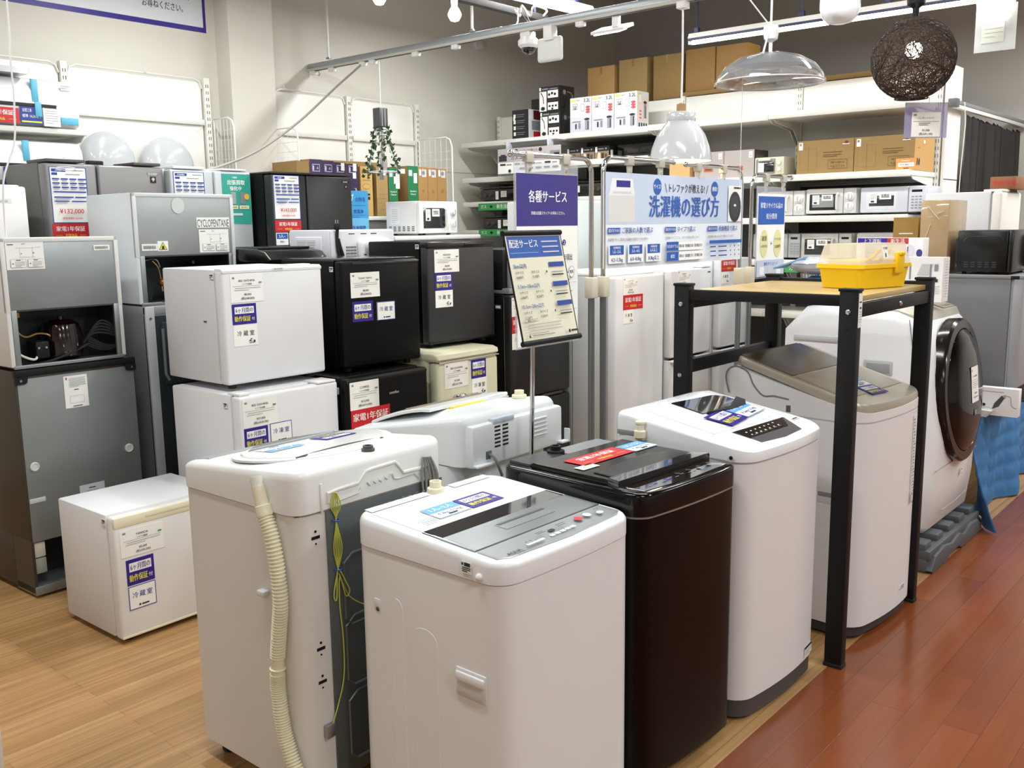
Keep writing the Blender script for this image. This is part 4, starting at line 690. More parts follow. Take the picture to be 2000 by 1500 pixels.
for (a, b_, c_, e_, z0, z1) in ((-.62, -.05, .004, .03, 1.232, 1.268), (-.62, -.05, .75, .776, 1.232, 1.275), (-.03, -.006, .03, .75, 1.195, 1.24), (-.665, -.64, .03, .75, 1.195, 1.24), (-.665, -.635, .03, .75, .955, 1.005)): t.part('beam', G().box(a, b_, c_, e_, z0, z1, blackm, .003))
for (a, b_, zz) in ((-.028, -.001, 1.215), (-.64, -.001, 1.215), (-.64, -.001, .955)): t.part('bolt', G().lathe([(.009, 0), (.008, -.004), (.004, -.006)], (a, b_, zz), chrome, 12, 'y'))
t.part('bolt', G().lathe([(.009, 0), (.008, .004), (.004, .006)], (-.006, .42, 1.215), chrome, 12, 'x')); t.part('price_tag', G().card((.001, .006, 1.165), Y, Z, .03, .11, paper, [('r', .005, .08, .02, .004, ink), ('r', .008, .06, .014, .006, ink)]+lines(.005, .05, .02, 5, .008, grey_ink), .001))
# yellow tackle case
ylw = M('#f7cb0c', .35, name='yellow_plastic'); fro = M('#f0ead8', .3, alpha=.5, name='frosted_lid')
t = T('tool_case', 'yellow plastic carrying case with frosted lid on the rack top', 'case', -1.24, 3.345, 1.264, -.283, .294, .2)
def tray(z0, z1, q0, q1, m): return G().loft([[(x, y, z0) for x, y in rrect(-.2+q0, -q0, q0, .294-q0, .02)], [(x, y, z1) for x, y in rrect(-.2+q1, -q1, q1, .294-q1, .025)]], m)
t.part('base', tray(0, .078, .014, .002, ylw)); t.part('rim', tray(.072, .086, -.004, -.004, ylw)); L_ = t.part('lid', tray(.086, .158, .0, .014, fro), None, 'frosted see-through lid')
g = G().box(-.17, -.03, .03, .26, .084, .10, ylw, .004)
for k in (.07, .13): g.tube([(-.02, k, .1), (-.02, k+.05, .135)], .007, ylw, 8)
t.part('inner_tray', g); t.part('latch', G().box(-.002, .012, .185, .232, .05, .128, ylw, .006).box(-.002, .02, .195, .222, .115, .128, ylw, .004), None, 'snap latch'); t.part('price_label', G().card((-.004, .125, .105), Y, (-.2, 0, 1), .03, .046, paper, [T_('工具箱', .015, .037, .010, ink, .026), ('r', .012, .005, .006, .014, ink)], .001))
# boxes and basket on the drum machine
D90 = -math.pi/2
prn = M('#eceae8', .55, name='white_box_board')
t = T('carton', 'white line-drawn product box leaning past the rack, on the drum washing machine', 'box', -1.564, 4.5, 1.137, D90, .262, .09)
it = []
for q in (0, 1): it += [('r', .02+.12*q, .02, .09, .07, M('#cfcdcb', .6)), ('p', [(.03+.12*q, .12), (.08+.12*q, .12), (.10+.12*q, .17), (.05+.12*q, .17)], M('#c3c1bf', .6)), ('r', .115+.09*q, .1, .008, .07, grey_ink), ('r', .05+.12*q, .04, .04, .003, ink), ('r', .07+.12*q, .04, .003, .06, grey_ink)]
it += [('r', .225, .14, .016, .03, grey_ink), ('r', .23, .09, .012, .014, ink)]+lines(.2, .07, .05, 5, .01, grey_ink)
t.part('board', G().box(-.09, 0, 0, .262, 0, .2, prn, .002)); t.part('front_print', G().card((.0004, 0, 0), Y, Z, .262, .2, prn, it, .0006)); t.part('side_print', G().card((-.002, .2624, .0), (-1, 0, 0), Z, .086, .2, prn, lines(.02, .18, .045, 14, .012, grey_ink), .0004))
t = T('carton', 'white promotion box with blue and red top stripe behind the yellow case', 'box', -1.745, 4.64, 1.132, D90, .305, .09)
it = [('r', 0, .262, .14, .028, M('#3b2a9c', .5)), ('r', .14, .262, .10, .028, M('#c33a35', .5)), T_('上下運転', .07, .276, .022, paper, .12), T_('新生活', .19, .276, .022, paper, .09), ('c', .25, .23, .02, .028, M('#d9d2e6', .5)), ('r', .237, .2, .004, .05, ink), ('c', .292, .22, .014, .018, purp2)]+lines(.03, .22, .18, 6, .02, grey_ink)
t.part('board', G().box(-.09, 0, 0, .305, 0, .29, prn, .002)); t.part('front_print', G().card((.0004, 0, 0), Y, Z, .305, .29, prn, it, .0006))
t = T('wire_basket', 'white wire basket on the drum washing machine, left of the yellow case', 'basket', -1.925, 4.38, 1.137, D90, .24, .2)
g = G(); wm = M('#e3e3e0', .35, name='white_wire')
for zz, q in ((.0, .012), (.13, 0)): g.tube([(x, y, zz+.003) for x, y in rrect(-.2+q, -q, q, .24-q, .02, 4)], .003, wm, 6, closed=True)
for k in range(13):
    y = .02+k*.2/12
    for x0, x1 in ((-.012, 0), (-.188, -.2)): g.tube([(x0, y, .003), (x1, y, .133)], .0022, wm, 5)
    g.tube([(-.188, y, .003), (-.012, y, .003)], .0014, wm, 5)
for k in range(10):
    x = -.18+k*.16/9
    for y0, y1 in ((.012, 0), (.228, .24)): g.tube([(x, y0, .003), (x, y1, .133)], .0014, wm, 5)
t.part('frame', g)
def crumple(x0, x1, y0, y1, z0, z1, m, seed, n=9):
    r = random.Random(seed); g = G(); rings = []
    for k in range(n):
        u = k/(n-1); s = max(.03, math.sin(math.pi*min(.97, max(.03, u)))**.5); ring = []
        for q in range(14):
            a = 2*math.pi*q/14; j = 1+.16*(r.random()-.5)
            ring.append(((x0+x1)/2+(x1-x0)/2*s*math.cos(a)*j, (y0+y1)/2+(y1-y0)/2*s*math.sin(a)*j, z0+(z1-z0)*u))
        rings.append(ring)
    return g.loft(rings, m)
one('plastic_bag', 'blue bag inside the white wire basket', 'bag', crumple(-1.88, -1.72, 4.24, 4.34, 1.145, 1.255, M('#2f5f9a', .35, name='blue_film'), 3))
one('plastic_bag', 'crumpled clear silver bag heaped on top of the wire basket', 'bag', crumple(-1.93, -1.69, 4.2, 4.36, 1.262, 1.345, M('#b9bdc4', .18, .2, name='silver_film', coat=.6), 5))
one('paper_leaflet', 'light blue leaflet sticking out of the wire basket', 'leaflet', G().prism([(-1.99, 1.285), (-1.985, 1.293), (-1.83, 1.345), (-1.83, 1.335)], 'y', 4.23, 4.36, M('#7ea6cf', .5)))
# pallet, table with quilt, right-hand goods
t = T('pallet', 'grey plastic pallet under the drum washing machine', 'pallet', -1.17, 4.10, 0, 0, .74, .80)
pl_ = M('#55595d', .55, name='grey_pallet_plastic')
g = G()
for k in range(5): g.box(-.80, -.02, .165*k, .165*k+.09, .095, .13, pl_, .008)
for k in range(4): g.box(-.8+.23*k, -.69+.23*k, 0, .76, .06, .10, pl_, .006)
t.part('deck', g)
for a in (-.74, -.4, -.06):
    for b_ in (.06, .38, .70): t.part('block', G().box(a-.05, a+.05, b_-.06, b_+.06, 0, .07, pl_, .012))
t.part('front_lip', G().prism([(0, .015), (.02, .0), (.22, 0), (.27, .02), (.40, .02), (.45, 0), (.68, 0), (.73, .015), (.75, .045), (.70, .075), (.58, .085), (.48, .06), (.40, .085), (.30, .065), (.18, .085), (.05, .07)], 'x', -.04, .012, pl_, .006))
t = T('table', 'low table hidden under the blue quilt at the aisle', 'table', -1.27, 5.0, 0, 0, 1.45, .49)
t.part('tabletop', G().box(-.49, 0, 0, 1.45, .52, .548, M('#a98d68', .5), .004))
for a in (-.45, -.04):
    for b_ in (.04, 1.41): t.part('leg', G().box(a-.02, a+.02, b_-.02, b_+.02, 0, .52, blackm))
def quilt():
    g = G(); m = M('#3f78ae', .85, name='blue_quilted_cloth', var=.1, scale=40, bump=.5); r = random.Random(2)
    NU, NV = 170, 90; rings = []
    for i in range(NU+1):
        y = 4.852+1.61*i/NU; row = []; fl = max(0, 1-(i/NU)/.10)
        for j in range(NV+1):
            s = .09+j/NV*1.07
            if s < .6: x, z = -1.84+s, .555
            else:
                q = s-.6; x = -1.24+.012+.075*math.sin(y*9+q*2)*q+.035*math.sin(y*21+1+3*q)*q; z = .555-q*.97
                x += fl*fl*q*q*.42
                if q < .04: x -= .012*(1-q/.04)
            yy = y+fl*fl*max(0, s-.6)*(.04 if s < .95 else .04-.3*(s-.95))
            row.append((x, yy, max(.006, z)+.0))
        rings.append(row)
    for i in range(NU+1):
        for j in range(NV+1):
            x, y, z = rings[i][j]; puff = .006*abs(math.sin(j*.42))*abs(math.sin(i*.30+.35*(j//7 % 2)))**.5
            rings[i][j] = (x+(puff if j > 45 else 0), y, z+(puff if j <= 45 else 0))
    i0 = g.mi(m); V = [[g.bm.verts.new(p) for p in r_] for r_ in rings]
    for a, b_ in zip(V, V[1:]):
        for k in range(NV): g.bm.faces.new((a[k], b_[k], b_[k+1], a[k+1])).material_index = i0
    ret = bmesh.ops.extrude_face_region(g.bm, geom=list(g.bm.faces)); bmesh.ops.translate(g.bm, verts=[v for v in ret['geom'] if isinstance(v, bmesh.types.BMVert)], vec=(-.006, .0, -.004))
    g.box(-1.72, -1.24, 4.85, 4.858, .03, .552, m)
    return g
one('quilt', 'blue quilted moving blanket draped over the low table to the floor', 'blanket', quilt())
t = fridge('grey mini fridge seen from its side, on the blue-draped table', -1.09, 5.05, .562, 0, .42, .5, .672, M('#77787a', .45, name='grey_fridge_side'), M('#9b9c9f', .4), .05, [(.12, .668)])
t.part('plinth', G().box(-.48, -.02, .01, .41, .02, .12, blackm, .004)); t.part('top_trim', G().box(-.5, .0, -.003, .42, .655, .674, M('#858688', .45), .004)); t.part('hinge', G().box(-.06, -.02, -.004, .02, .655, .672, blackm, .003))
t = T('carton', 'box with a cordless vacuum picture on the blue quilt', 'box', -1.235, 4.93, .566, D90, .185, .05)
it = [('p', [(.07, .03), (.10, .045), (.125, .09), (.11, .10), (.08, .06)], M('#4c4a4a', .5)), ('c', .03, .05, .012, .008, ink), ('p', [(.11, .1), (.13, .105), (.128, .085)], M('#a9a2a0', .5)), ('r', .02, .115, .10, .002, grey_ink)]
t.part('board', G().box(-.05, 0, 0, .185, 0, .135, prn, .002)); g = G().card((.0004, 0, 0), Y, Z, .185, .135, prn, it, .0006); g.tube(dense([(.002, .13, .1), (.002, .15, .095), (.002, .155, .06), (.002, .17, .045), (.002, .18, .045)], 5), .0012, grey_ink, 5); t.part('front_print', g)
one('plastic_wrapped_sheet', 'clear wrapped flat package on the corner of the blue quilt', 'package', G().prism([(-1.30, .574), (-1.17, .566), (-1.145, .60), (-1.30, .612)], 'y', 4.85, 4.925, M('#d3d1d0', .15, name='clear_wrap', coat=.5), .006))
t = T('microwave_oven', 'black microwave on the grey mini fridge, vents on its side', 'microwave', -1.155, 5.06, 1.236, 0, .36, .25)
bk2 = M('#0d0d0e', .25, name='microwave_black'); t.part('body', G().box(-.25, -.02, 0, .36, .012, .215, bk2, .006)); D_ = t.part('door', G().box(-.02, .004, 0, .36, .01, .216, bk2, .01)); t.part('handle', G().box(.0, .02, .27, .30, .03, .19, blackm, .006), D_); t.part('rear_cover', G().box(-.268, -.245, .03, .3, .05, .18, M('#3b3a44', .5), .01))
g = G()
for k in range(5):
    for q in range(3): g.box(-.215+.032*k, -.195+.032*k, -.001, .002, .035+.011*q, .041+.011*q, M('#2c2c2e', .6))
t.part('side_vents', g); t.part('side_emboss', G().tube([(-.22, -.0, .165), (-.20, -.0, .185), (-.06, -.0, .185), (-.04, -.0, .165)], .0025, M('#1d1d1f', .3), 6))
for a in (-.22, -.03):
    for b_ in (.04, .32): t.part('foot', G().lathe([(.012, 0), (.012, .014)], (a, b_, 0), rubber, 8))
t = T('microwave_oven', 'second dark microwave at the right edge, beyond the black one', 'microwave', -1.06, 5.47, 1.24, 0, .3, .3); t.part('body', G().box(-.3, -.02, 0, .3, .012, .2, bk2, .006)); D_ = t.part('door', G().box(-.02, .01, 0, .3, .01, .2, M('#2b2b31', .2), .01)); t.part('handle', G().tube([(.005, .03, .03), (.03, .03, .06), (.03, .03, .15), (.005, .03, .18)], .007, blackm, 8), D_)
for a in (-.26, -.03):
    for b_ in (.04, .26): t.part('foot', G().lathe([(.012, 0), (.012, .014)], (a, b_, 0), rubber, 8))
t = fridge('tall white fridge side-on behind the black microwave, on the blue-draped table', -1.36, 5.66, .563, 0, .42, .4, 1.09, fside, M('#e6e1da', .4), .05, [(.03, .4), (.412, 1.088)]); t.part('side_note', G().card((-.07, -.0005, .6), X, Z, .05, .06, M('#b9b4ae', .5), [], .0006)); t.part('hinge_cover', G().box(-.1, -.0, .02, .16, 1.088, 1.102, white, .004))
def carton(label, x, y, z, yaw, w, d, h, m=kraft, tp=True, print_=None, side=None, group=None, name='carton', vtape=True, x2=0):
    t = T(name, label, 'box', x, y, z, yaw, w, d, group)
    t.part('board', G().box(-d, 0, 0, w, 0, h, m, .003))
    if tp:
        g = G().box(-d*.98, -.001, w*.46, w*.54, h-.001, h+.0012, tape); g.box(-.001, .0012, w*.46, w*.54, h-.055, h+.001, tape); t.part('tape', g)
    t.part('flap_line', G().box(-d*.5-.001, -d*.5+.001, .003, w-.003, h-.0006, h+.0006, M('#6f522f', .8)))
    if print_: t.part('front_print', G().card((.0004, 0, 0), Y, Z, w, h, m if not isinstance(print_, tuple) else print_[1], print_ if not isinstance(print_, tuple) else print_[0], .0005))
    if side: t.part('side_print', G().card((0, w+.0004, 0), (-1, 0, 0), Z, d, h, side[1], side[0], .0005))
    return t
wrapm = M('#b59a72', .25, name='wrapped_board', coat=.5, var=.08, scale=18)
t = carton('tall shrink-wrapped brown carton standing on the grey mini fridge', -1.585, 5.05, 1.236, D90, .137, .3, .366, wrapm, False)
g = G()
for a, b_ in (((.03, .34), (.09, .27)), ((.05, .25), (.02, .15)), ((.08, .30), (.11, .31))): g.tube([(.001, a[0], a[1]), (.002, (a[0]+b_[0])/2, (a[1]+b_[1])/2), (.001, b_[0], b_[1])], .0015, M('#e9e2d2', .2), 5)
t.part('wrap_creases', g)
carton('small wrapped brown carton left of the tall shrink-wrapped one', -1.735, 5.1, .564, D90, .125, .2, .955, M('#a3803f', .3, coat=.4, var=.08), False, [('r', .03, .87, .07, .006, offp), ('r', .035, .82, .035, .006, offp)])
one('carton', 'brown carton with red lettering at the right edge on the tall white fridge', 'box', G().box(-1.46, -1.33, 5.8, 6.05, 1.666, 1.735, M('#8a5a3a', .7), .003).ink((-1.46, 5.7995, 1.67), X, Z, [T_('取扱注意', .075, .03, .03, red)], 0))
# ---------------------------------------------------------------- chrome sign stands and banners
tubem = M('#7f8184', .3, .8, name='grey_stand_tube')
def stand(label, y, sgn, L, ztop, zc, x=-2.4):
    t = T('sign_stand', label, 'sign stand', x+.12, y-.14, 0, 0, .28, .24, 'chrome sign stands'); cx, cy = -.12, .14
    t.part('base', G().box(cx-.12, cx+.12, cy-.04, cy+.04, 0, .012, M('#8b8c8e', .35, .6), .004).lathe([(.022, .01), (.02, .03)], (cx, cy, 0), M('#8b8c8e', .35, .6), 16)); t.part('lower_pole', G().rod((cx, cy, .02), (cx, cy, zc), .0145, tubem, 14)); t.part('collar', G().box(cx-.022, cx+.022, cy-.022, cy+.022, zc-.045, zc+.045, M('#cfc9b5', .45), .005), None, 'beige plastic clamp')
    bend = [(cx, cy+sgn*.06*(1-math.cos(q)), ztop-.06+.06*math.sin(q)) for q in [math.pi/2*k/7 for k in range(8)]]
    t.part('upper_pole', G().tube([(cx, cy, zc)]+bend+[(cx, cy+sgn*L, ztop)], .0105, chrome, 12)); t.part('end_cap', G().ball((cx, cy+sgn*L, ztop), .014, chrome, 12))
    for q in (.35, .8):
        yy = cy+sgn*L*q; clr = M('#c9c4b8', .2, alpha=.75, name='clear_clip')
        o = t.part('clip', G().box(cx-.014, cx+.014, yy-.022, yy+.022, ztop-.03, ztop+.013, clr, .004).prism([(yy-.018, ztop-.03), (yy+.018, ztop-.03), (yy+.011, ztop-.085), (yy-.011, ztop-.085)], 'x', cx-.006, cx+.006, clr, .002)); t.part('spring', G().lathe([(.006, 0), (.006, .006)], (cx+.006, yy, ztop-.055), chrome, 10, 'x'), o)
    return t
stand('chrome stand holding the violet-headed service banner', 3.334, -1, .525, 1.775, 1.235)
stand('chrome stand holding the left end of the laundry banner', 3.422, 1, .575, 1.79, 1.235)
stand('chrome stand holding the right end of the laundry banner', 4.69, -1, .575, 1.785, 1.22)
stand('chrome stand holding the thin recycling banner', 4.815, 1, .49, 1.757, 1.22)
def flat(name, label, cat, x, y, z, w, h, base, items, yaw=0, t_=.003, backm=None, tilt=0):
    'a stiff printed sheet'
    t = T(name, label, cat, x, y, z, yaw, w, .006); t.part('sheet', G().card((-t_, 0, 0), Y, (-tilt, 0, 1), w, h, base, items, t_)); return t
W, H = .395, .675
it = [('r', W*.0, H*.70, W, H*.3, purp2), T_('各種サービス', W/2, H*.87, H*.075, paper, W*.62, 'c', .025), T_('詳細は店舗スタッフへお尋ねください。', W/2, H*.775, H*.022, paper, W*.55), ('c', W*.28, H*.6, W*.03, W*.03, purple), ('c', W*.76, H*.6, W*.03, W*.03, purple), T_('1', W*.28, H*.6, H*.03, paper), T_('2', W*.76, H*.6, H*.03, paper), T_('家電全品', W*.29, H*.52, H*.042, ink, W*.24), T_('1年保証', W*.29, H*.46, H*.042, ink, W*.24), T_('軽トラ貸出', W*.77, H*.51, H*.042, ink, W*.25),
      ('r', W*.7, H*.37, W*.15, H*.05, grey_ink), ('r', W*.71, H*.376, W*.13, H*.038, paper), ('c', W*.88, H*.42, W*.05, W*.06, grey_ink), ('c', W*.88, H*.42, W*.045, W*.055, paper), T_('無料', W*.88, H*.42, H*.025, ink, W*.07)]+lines(W*.68, H*.3, W*.2, 2, H*.035, grey_ink, .004)+[('r', W*.52, H*.355, W*.44, .001, grey_ink), ('r', W*.52, H*.19, W*.44, .001, grey_ink), ('r', W*.02, H*.355, W*.44, .001, grey_ink)]
t = flat('hanging_banner', 'violet-headed hanging banner about store services', 'banner', -2.392, 2.83, 1.028, W, H, paper, it); t.part('sleeve', G().box(-.0065, -.0035, -.008, W+.008, -.01, H+.045, M('#c7c8d0', .1, alpha=.35, name='clear_sleeve')), None, 'clear plastic sleeve')
W, H = 1.29, .415
lav = M('#c3cfe6', .5, name='pale_blue_print'); it = [('r', 0, H*.46, W, H*.54, lav), ('r', W*.03, H*.48, W*.16, H*.28, M('#d8d6d4', .5)), ('p', [(W*.03, H*.76), (W*.19, H*.76), (W*.175, H*.94), (W*.05, H*.94)], M('#e6e8ec', .5)), ('r', W*.075, H*.85, W*.085, H*.07, purple), ('r', W*.055, H*.785, W*.11, H*.02, lilac),
      ('c', W*.335, H*.87, W*.028, H*.09, blue), T_('サイズ?', W*.335, H*.87, H*.06, paper, W*.05), T_('トレファクが教える!', W*.545, H*.86, H*.11, ink, W*.26), ('p', [(W*.385, H*.91), (W*.388, H*.91), (W*.4, H*.81), (W*.397, H*.81)], ink), ('p', [(W*.70, H*.91), (W*.703, H*.91), (W*.69, H*.81), (W*.687, H*.81)], ink), ('c', W*.755, H*.87, W*.027, H*.09, blue), T_('機能?', W*.755, H*.87, H*.06, paper, W*.045), T_('洗濯機の選び方', W*.535, H*.65, H*.26, blue, W*.51, 'c', .025),
      ('r', W*.865, H*.48, W*.115, H*.44, paper), ('c', W*.922, H*.66, W*.052, H*.19, M('#1d1d22', .3)), ('c', W*.922, H*.66, W*.036, H*.14, M('#2f2f36', .3)), ('c', W*.922, H*.68, W*.01, H*.015, paper), ('r', W*.91, H*.885, W*.06, H*.02, ink)]
for k, (x, a, b_) in enumerate(((.02, 'その①', 'ご家族の人数で選ぶ'), (.385, 'その②', 'タイプで選ぶ'), (.70, 'その③', '乾燥機能で選ぶ'))): it += [('r', W*x, H*.365, W*.075, H*.06, blue), T_('選び方'+a, W*(x+.0375), H*.395, H*.04, paper, W*.068), T_(b_, W*(x+.085), H*.395, H*.07, dblue, W*.2, 'l', .02), T_(('洗濯物が多いご家族は洗濯機の容量が大きめの物を!', '洗濯機のタイプごとに、それぞれ性能が異なります。', '乾燥機能は縦×7㎝方式で特徴がございます。')[k], W*x, H*.3, H*.034, grey_ink, W*.25, 'l')]
for k, (a, b_, c_) in enumerate((('洗濯機容量', '1人~2人', '4.2~5.5kg'), ('洗濯機容量', '3人~4人', '6.0~8.0kg'), ('洗濯機容量', '5人以上', '8.0kg以上'))):
    x = W*(.02+.115*k); it += [('r', x-.001, H*.05-.001, W*.10+.002, H*.2+.002, lilac), ('r', x, H*.05, W*.10, H*.2, paper), ('r', x+W*.008, H*.14, W*.084, H*.1, blue), T_(a, x+W*.05, H*.215, H*.028, paper, W*.06), T_(b_, x+W*.05, H*.175, H*.045, paper, W*.075), T_(c_, x+W*.05, H*.09, H*.055, dblue, W*.085)]
for k, (a, b_) in enumerate((('ななめドラム', '節水◎  乾燥能力◎  洗浄能力○'), ('縦型', '節水○  乾燥能力○  洗浄能力◎'))): it += [('r', W*.385-.001, H*(.155-.115*k)-.001, W*.27+.002, H*.1+.002, lilac), ('r', W*.385, H*(.155-.115*k), W*.27, H*.1, paper), ('r', W*.385, H*(.155-.115*k), W*.085, H*.1, blue), T_(a, W*.4275, H*(.205-.115*k), H*.045, paper, W*.075), T_(b_, W*.56, H*(.205-.115*k), H*.04, ink, W*.17)]
it += [('r', W*.70, H*.215, W*.27, H*.04, blue)]
for k in range(3): it += [('r', W*.705, H*(.17-.055*k), W*.045, H*.014, dblue), ('r', W*.77, H*(.17-.055*k), W*.07, H*.014, dblue), ('r', W*.70, H*(.15-.055*k), W*.27, .001, lilac)]+[('c', W*(.87+.035*q), H*(.178-.055*k), W*.004, H*.012, ink if (q+k) % 2 else grey_ink) for q in range(3)]
flat('hanging_banner', 'wide blue and white laundry machine guide banner', 'banner', -2.392, 3.412, 1.312, W, H, M('#e9eef6', .5, name='white_print'), it)
W, H = .345, .455; it = [('r', W*.02, H*.63, W*.96, H*.34, blue), T_('家電リサイクル品の', W/2, H*.86, H*.075, paper, W*.8), T_('処分費用', W/2, H*.73, H*.075, paper, W*.5), ('c', W*.25, H*.4, W*.14, H*.17, M('#e4dfa0', .5)), ('c', W*.74, H*.4, W*.14, H*.17, M('#e4dfa0', .5)), T_('運賃', W*.25, H*.46, H*.07, ink), ('r', W*.48, H*.395, W*.05, H*.008, ink), ('r', W*.5, H*.375, W*.008, H*.048, ink), T_('リサイクル券', W*.74, H*.45, H*.04, grey_ink, W*.22), T_('3,300円', W*.74, H*.36, H*.05, ink, W*.24), T_('お客様負担', W*.25, H*.37, H*.035, grey_ink), ('r', W*.0, H*.0, W, H*.2, lav), T_('無料ダウンロード', W*.5, H*.15, H*.05, dblue, W*.5), ('r', W*.1, H*.02, W*.16, H*.1, paper), ('r', W*.4, H*.02, W*.16, H*.1, lilac), ('r', W*.7, H*.02, W*.16, H*.1, paper)]
t = flat('hanging_banner', 'narrow banner with blue header and two yellow circles', 'banner', -2.392, 4.875, 1.205, W, H, paper, it); t.part('sleeve', G().box(-.0065, -.0035, -.008, W+.01, -.01, H+.04, M('#c7c8d0', .1, alpha=.35, name='clear_sleeve')), None, 'clear plastic sleeve')
# delivery price list on a thin pole
t = T('price_list_stand', 'tilted delivery price list on a thin chrome pole between the washing machines', 'sign stand', -1.84, 2.2, 0, 0, .275, .2)
t.part('base', G().lathe([(.11, 0), (.11, .008), (.02, .014), (.01, .02)], (-.085, .118, 0), M('#6c6d6f', .4, .6), 22)); t.part('pole', G().rod((-.085, .118, .01), (-.055, .118, 1.25), .0075, chrome, 12))
O = Vector((0.0, 0, 1.15)); U = Vector((-.074, .0, .325)).normalized(); W, H = .275, .333
cream2 = M('#e6e4cd', .3, name='cream_print', coat=.5)
it = [('r', W*.02, H*.78, W*.96, H*.2, M('#2c58a8', .4)), T_('配送サービス', W*.3, H*.91, H*.085, paper, W*.5, 'c', .022), ('r', W*.04, H*.82, W*.5, H*.008, lblue)]+[('r', W*.62, H*(.92-.05*k), W*.3, H*.012, lilac) for k in range(3)]
for k, (a, b_, c_) in enumerate((('5km以内', '4,800円', '7,150円'), ('5.1km~10km以内', '6,000円', '8,250円'), ('10.1km~20km以内', '7,150円', '9,350円'))):
    z0 = H*(.70-.19*k); it += [T_(a, W*.05, z0, H*.05, dblue, W*.38, 'l'), ('r', W*.68, z0-H*.02, W*.28, H*.045, dblue), T_('小サイズ', W*.06, z0-H*.06, H*.03, ink, W*.16, 'l'), T_('大サイズ', W*.34, z0-H*.06, H*.03, ink, W*.16, 'l'), T_(b_, W*.06, z0-H*.105, H*.032, ink, W*.2, 'l'), T_(c_, W*.34, z0-H*.105, H*.032, ink, W*.2, 'l'), ('r', W*.7, z0-H*.075, W*.22, H*.008, grey_ink), ('r', W*.7, z0-H*.105, W*.22, H*.012, ink), ('r', W*.6, z0-H*.075, W*.02, H*.02, ink)]
it += [('r', W*.05, H*.175, W*.22, H*.025, grey_ink), ('r', W*.055, H*.179, W*.21, H*.017, cream2), T_('配送オプション', W*.16, H*.187, H*.018, ink, W*.19)]+lines(W*.06, H*.145, W*.6, 4, H*.028, grey_ink, .0018)+[('c', W*.8, H*.045, W*.02, W*.02, ink), ('r', W*.83, H*.037, W*.12, H*.018, ink), ('p', [(W*.05, H*.03), (W*.09, H*.03), (W*.07, H*.06)], ink), ('r', W*.12, H*.04, W*.4, H*.008, grey_ink)]
b_ = t.part('board', G().card(O, Y, U, W, H, cream2, it, .005)); N = Vector(Y).cross(U)
def bar(a, c, q): return G().tube([tuple(O+Vector(Y)*a[0]+U*a[1]+N*.003), tuple(O+Vector(Y)*c[0]+U*c[1]+N*.003)], q, blackm, 10)
t.part('top_bar', bar((-.006, H+.004), (W+.006, H+.004), .009), b_, 'black clamp rail'); t.part('bottom_bar', bar((-.006, -.006), (W+.012, -.006), .009), b_, 'black clamp rail'); t.part('side_strip', bar((-.002, 0), (-.002, H), .003), b_); t.part('side_strip', bar((W+.002, 0), (W+.002, H), .003), b_)
# ---------------------------------------------------------------- back shelving (faces the camera side)
slot = M('#55534e', .6); dpan = M('#56544f', .6, name='dark_back_panel'); lpan = M('#c3c2bc', .55, name='light_back_panel'); wpan = M('#eceae4', .45, name='white_back_panel')
UX = [-5.466, -4.57, -3.68, -2.785, -1.888]
t = T('shelving_unit', 'long ivory steel shelving unit along the back of the shop', 'shelving', -5.50, 5.79, 0, D90, 3.66, .47)
lx = lambda x: x+5.50
for k, x in enumerate(UX):
    g = G().box(-.49, -.455, lx(x)-.018, lx(x)+.018, 0, 2.42, shelfm, .003)
    for q in range(48):
        zz = .3+.044*q
        for s_ in (-.009, .006): g.box(-.456, -.4545, lx(x)+s_, lx(x)+s_+.004, zz, zz+.022, slot)
    t.part('upright', g)
for k in range(4):
    a, b_ = lx(UX[k])+.019, lx(UX[k+1])-.019
    t.part('header_panel', G().box(-.485, -.47, a, b_, 2.19, 2.412, wpan, .004)); z1 = 1.74 if k > 1 else 1.83
    t.part('back_panel', G().box(-.485, -.47, a, b_, .15, z1, dpan, .002)); t.part('back_panel', G().box(-.485, -.47, a, b_, z1+.002, 2.18, lpan, .002) if k != 1 else G().box(-.485, -.47, a, b_, z1+.002, 2.18, dpan, .002))
LV = [(2.14, 1.86, 1.667, 1.44, 1.17, .15), (2.145, 1.945, 1.68, 1.4, 1.1, .15), (2.15, 1.765, 1.50, 1.233, .9, .15), (2.155, 1.765, 1.508, 1.233, .9, .15)]
for k, zs in enumerate(LV):
    a, b_ = lx(UX[k])-.0, lx(UX[k+1])-.001
    for zz in zs:
        o = t.part('shelf', G().box(-.455, -.002, a, b_, zz, zz+.03, shelfm, .004).box(-.006, .006, a, b_, zz-.006, zz+.034, shelfm, .003))
        for yy in (a+.012, b_-.012): t.part('shelf_bracket', G().prism([(-.455, zz), (-.05, zz), (-.08, zz-.02), (-.35, zz-.05), (-.42, zz-.12), (-.455, zz-.14)], 'y', yy-.003, yy+.003, shelfm), o)
grn = M('#3f9a55', .5, name='green_strip')
for yy0, yy1, zz in ((lx(-5.29), lx(-4.88), 1.632), (lx(-5.29), lx(-4.88), 1.425), (lx(-2.64), lx(-2.2), 1.187)): t.part('shelf_strip', G().card((.008, yy0, zz), Y, Z, yy1-yy0, .055, grn, [T_('新生活応援', (yy1-yy0)*.7, .028, .036, paper, .2), T_('ガス', (yy1-yy0)*.14, .028, .034, paper), ('c', (yy1-yy0)*.34, .028, .014, .010, black), ('r', (yy1-yy0)*.46, .004, .002, .047, dpan)]), None, 'green printed shelf strip')
t.part('end_panel', G().box(-.74, -.46, 3.64, 3.66, 0, 2.44, wpan, .003), None, 'white end panel'); t.part('panel_seam', G().box(-.74, -.46, 3.659, 3.6615, 1.75, 1.756, slot))
def on(name, *a): pass
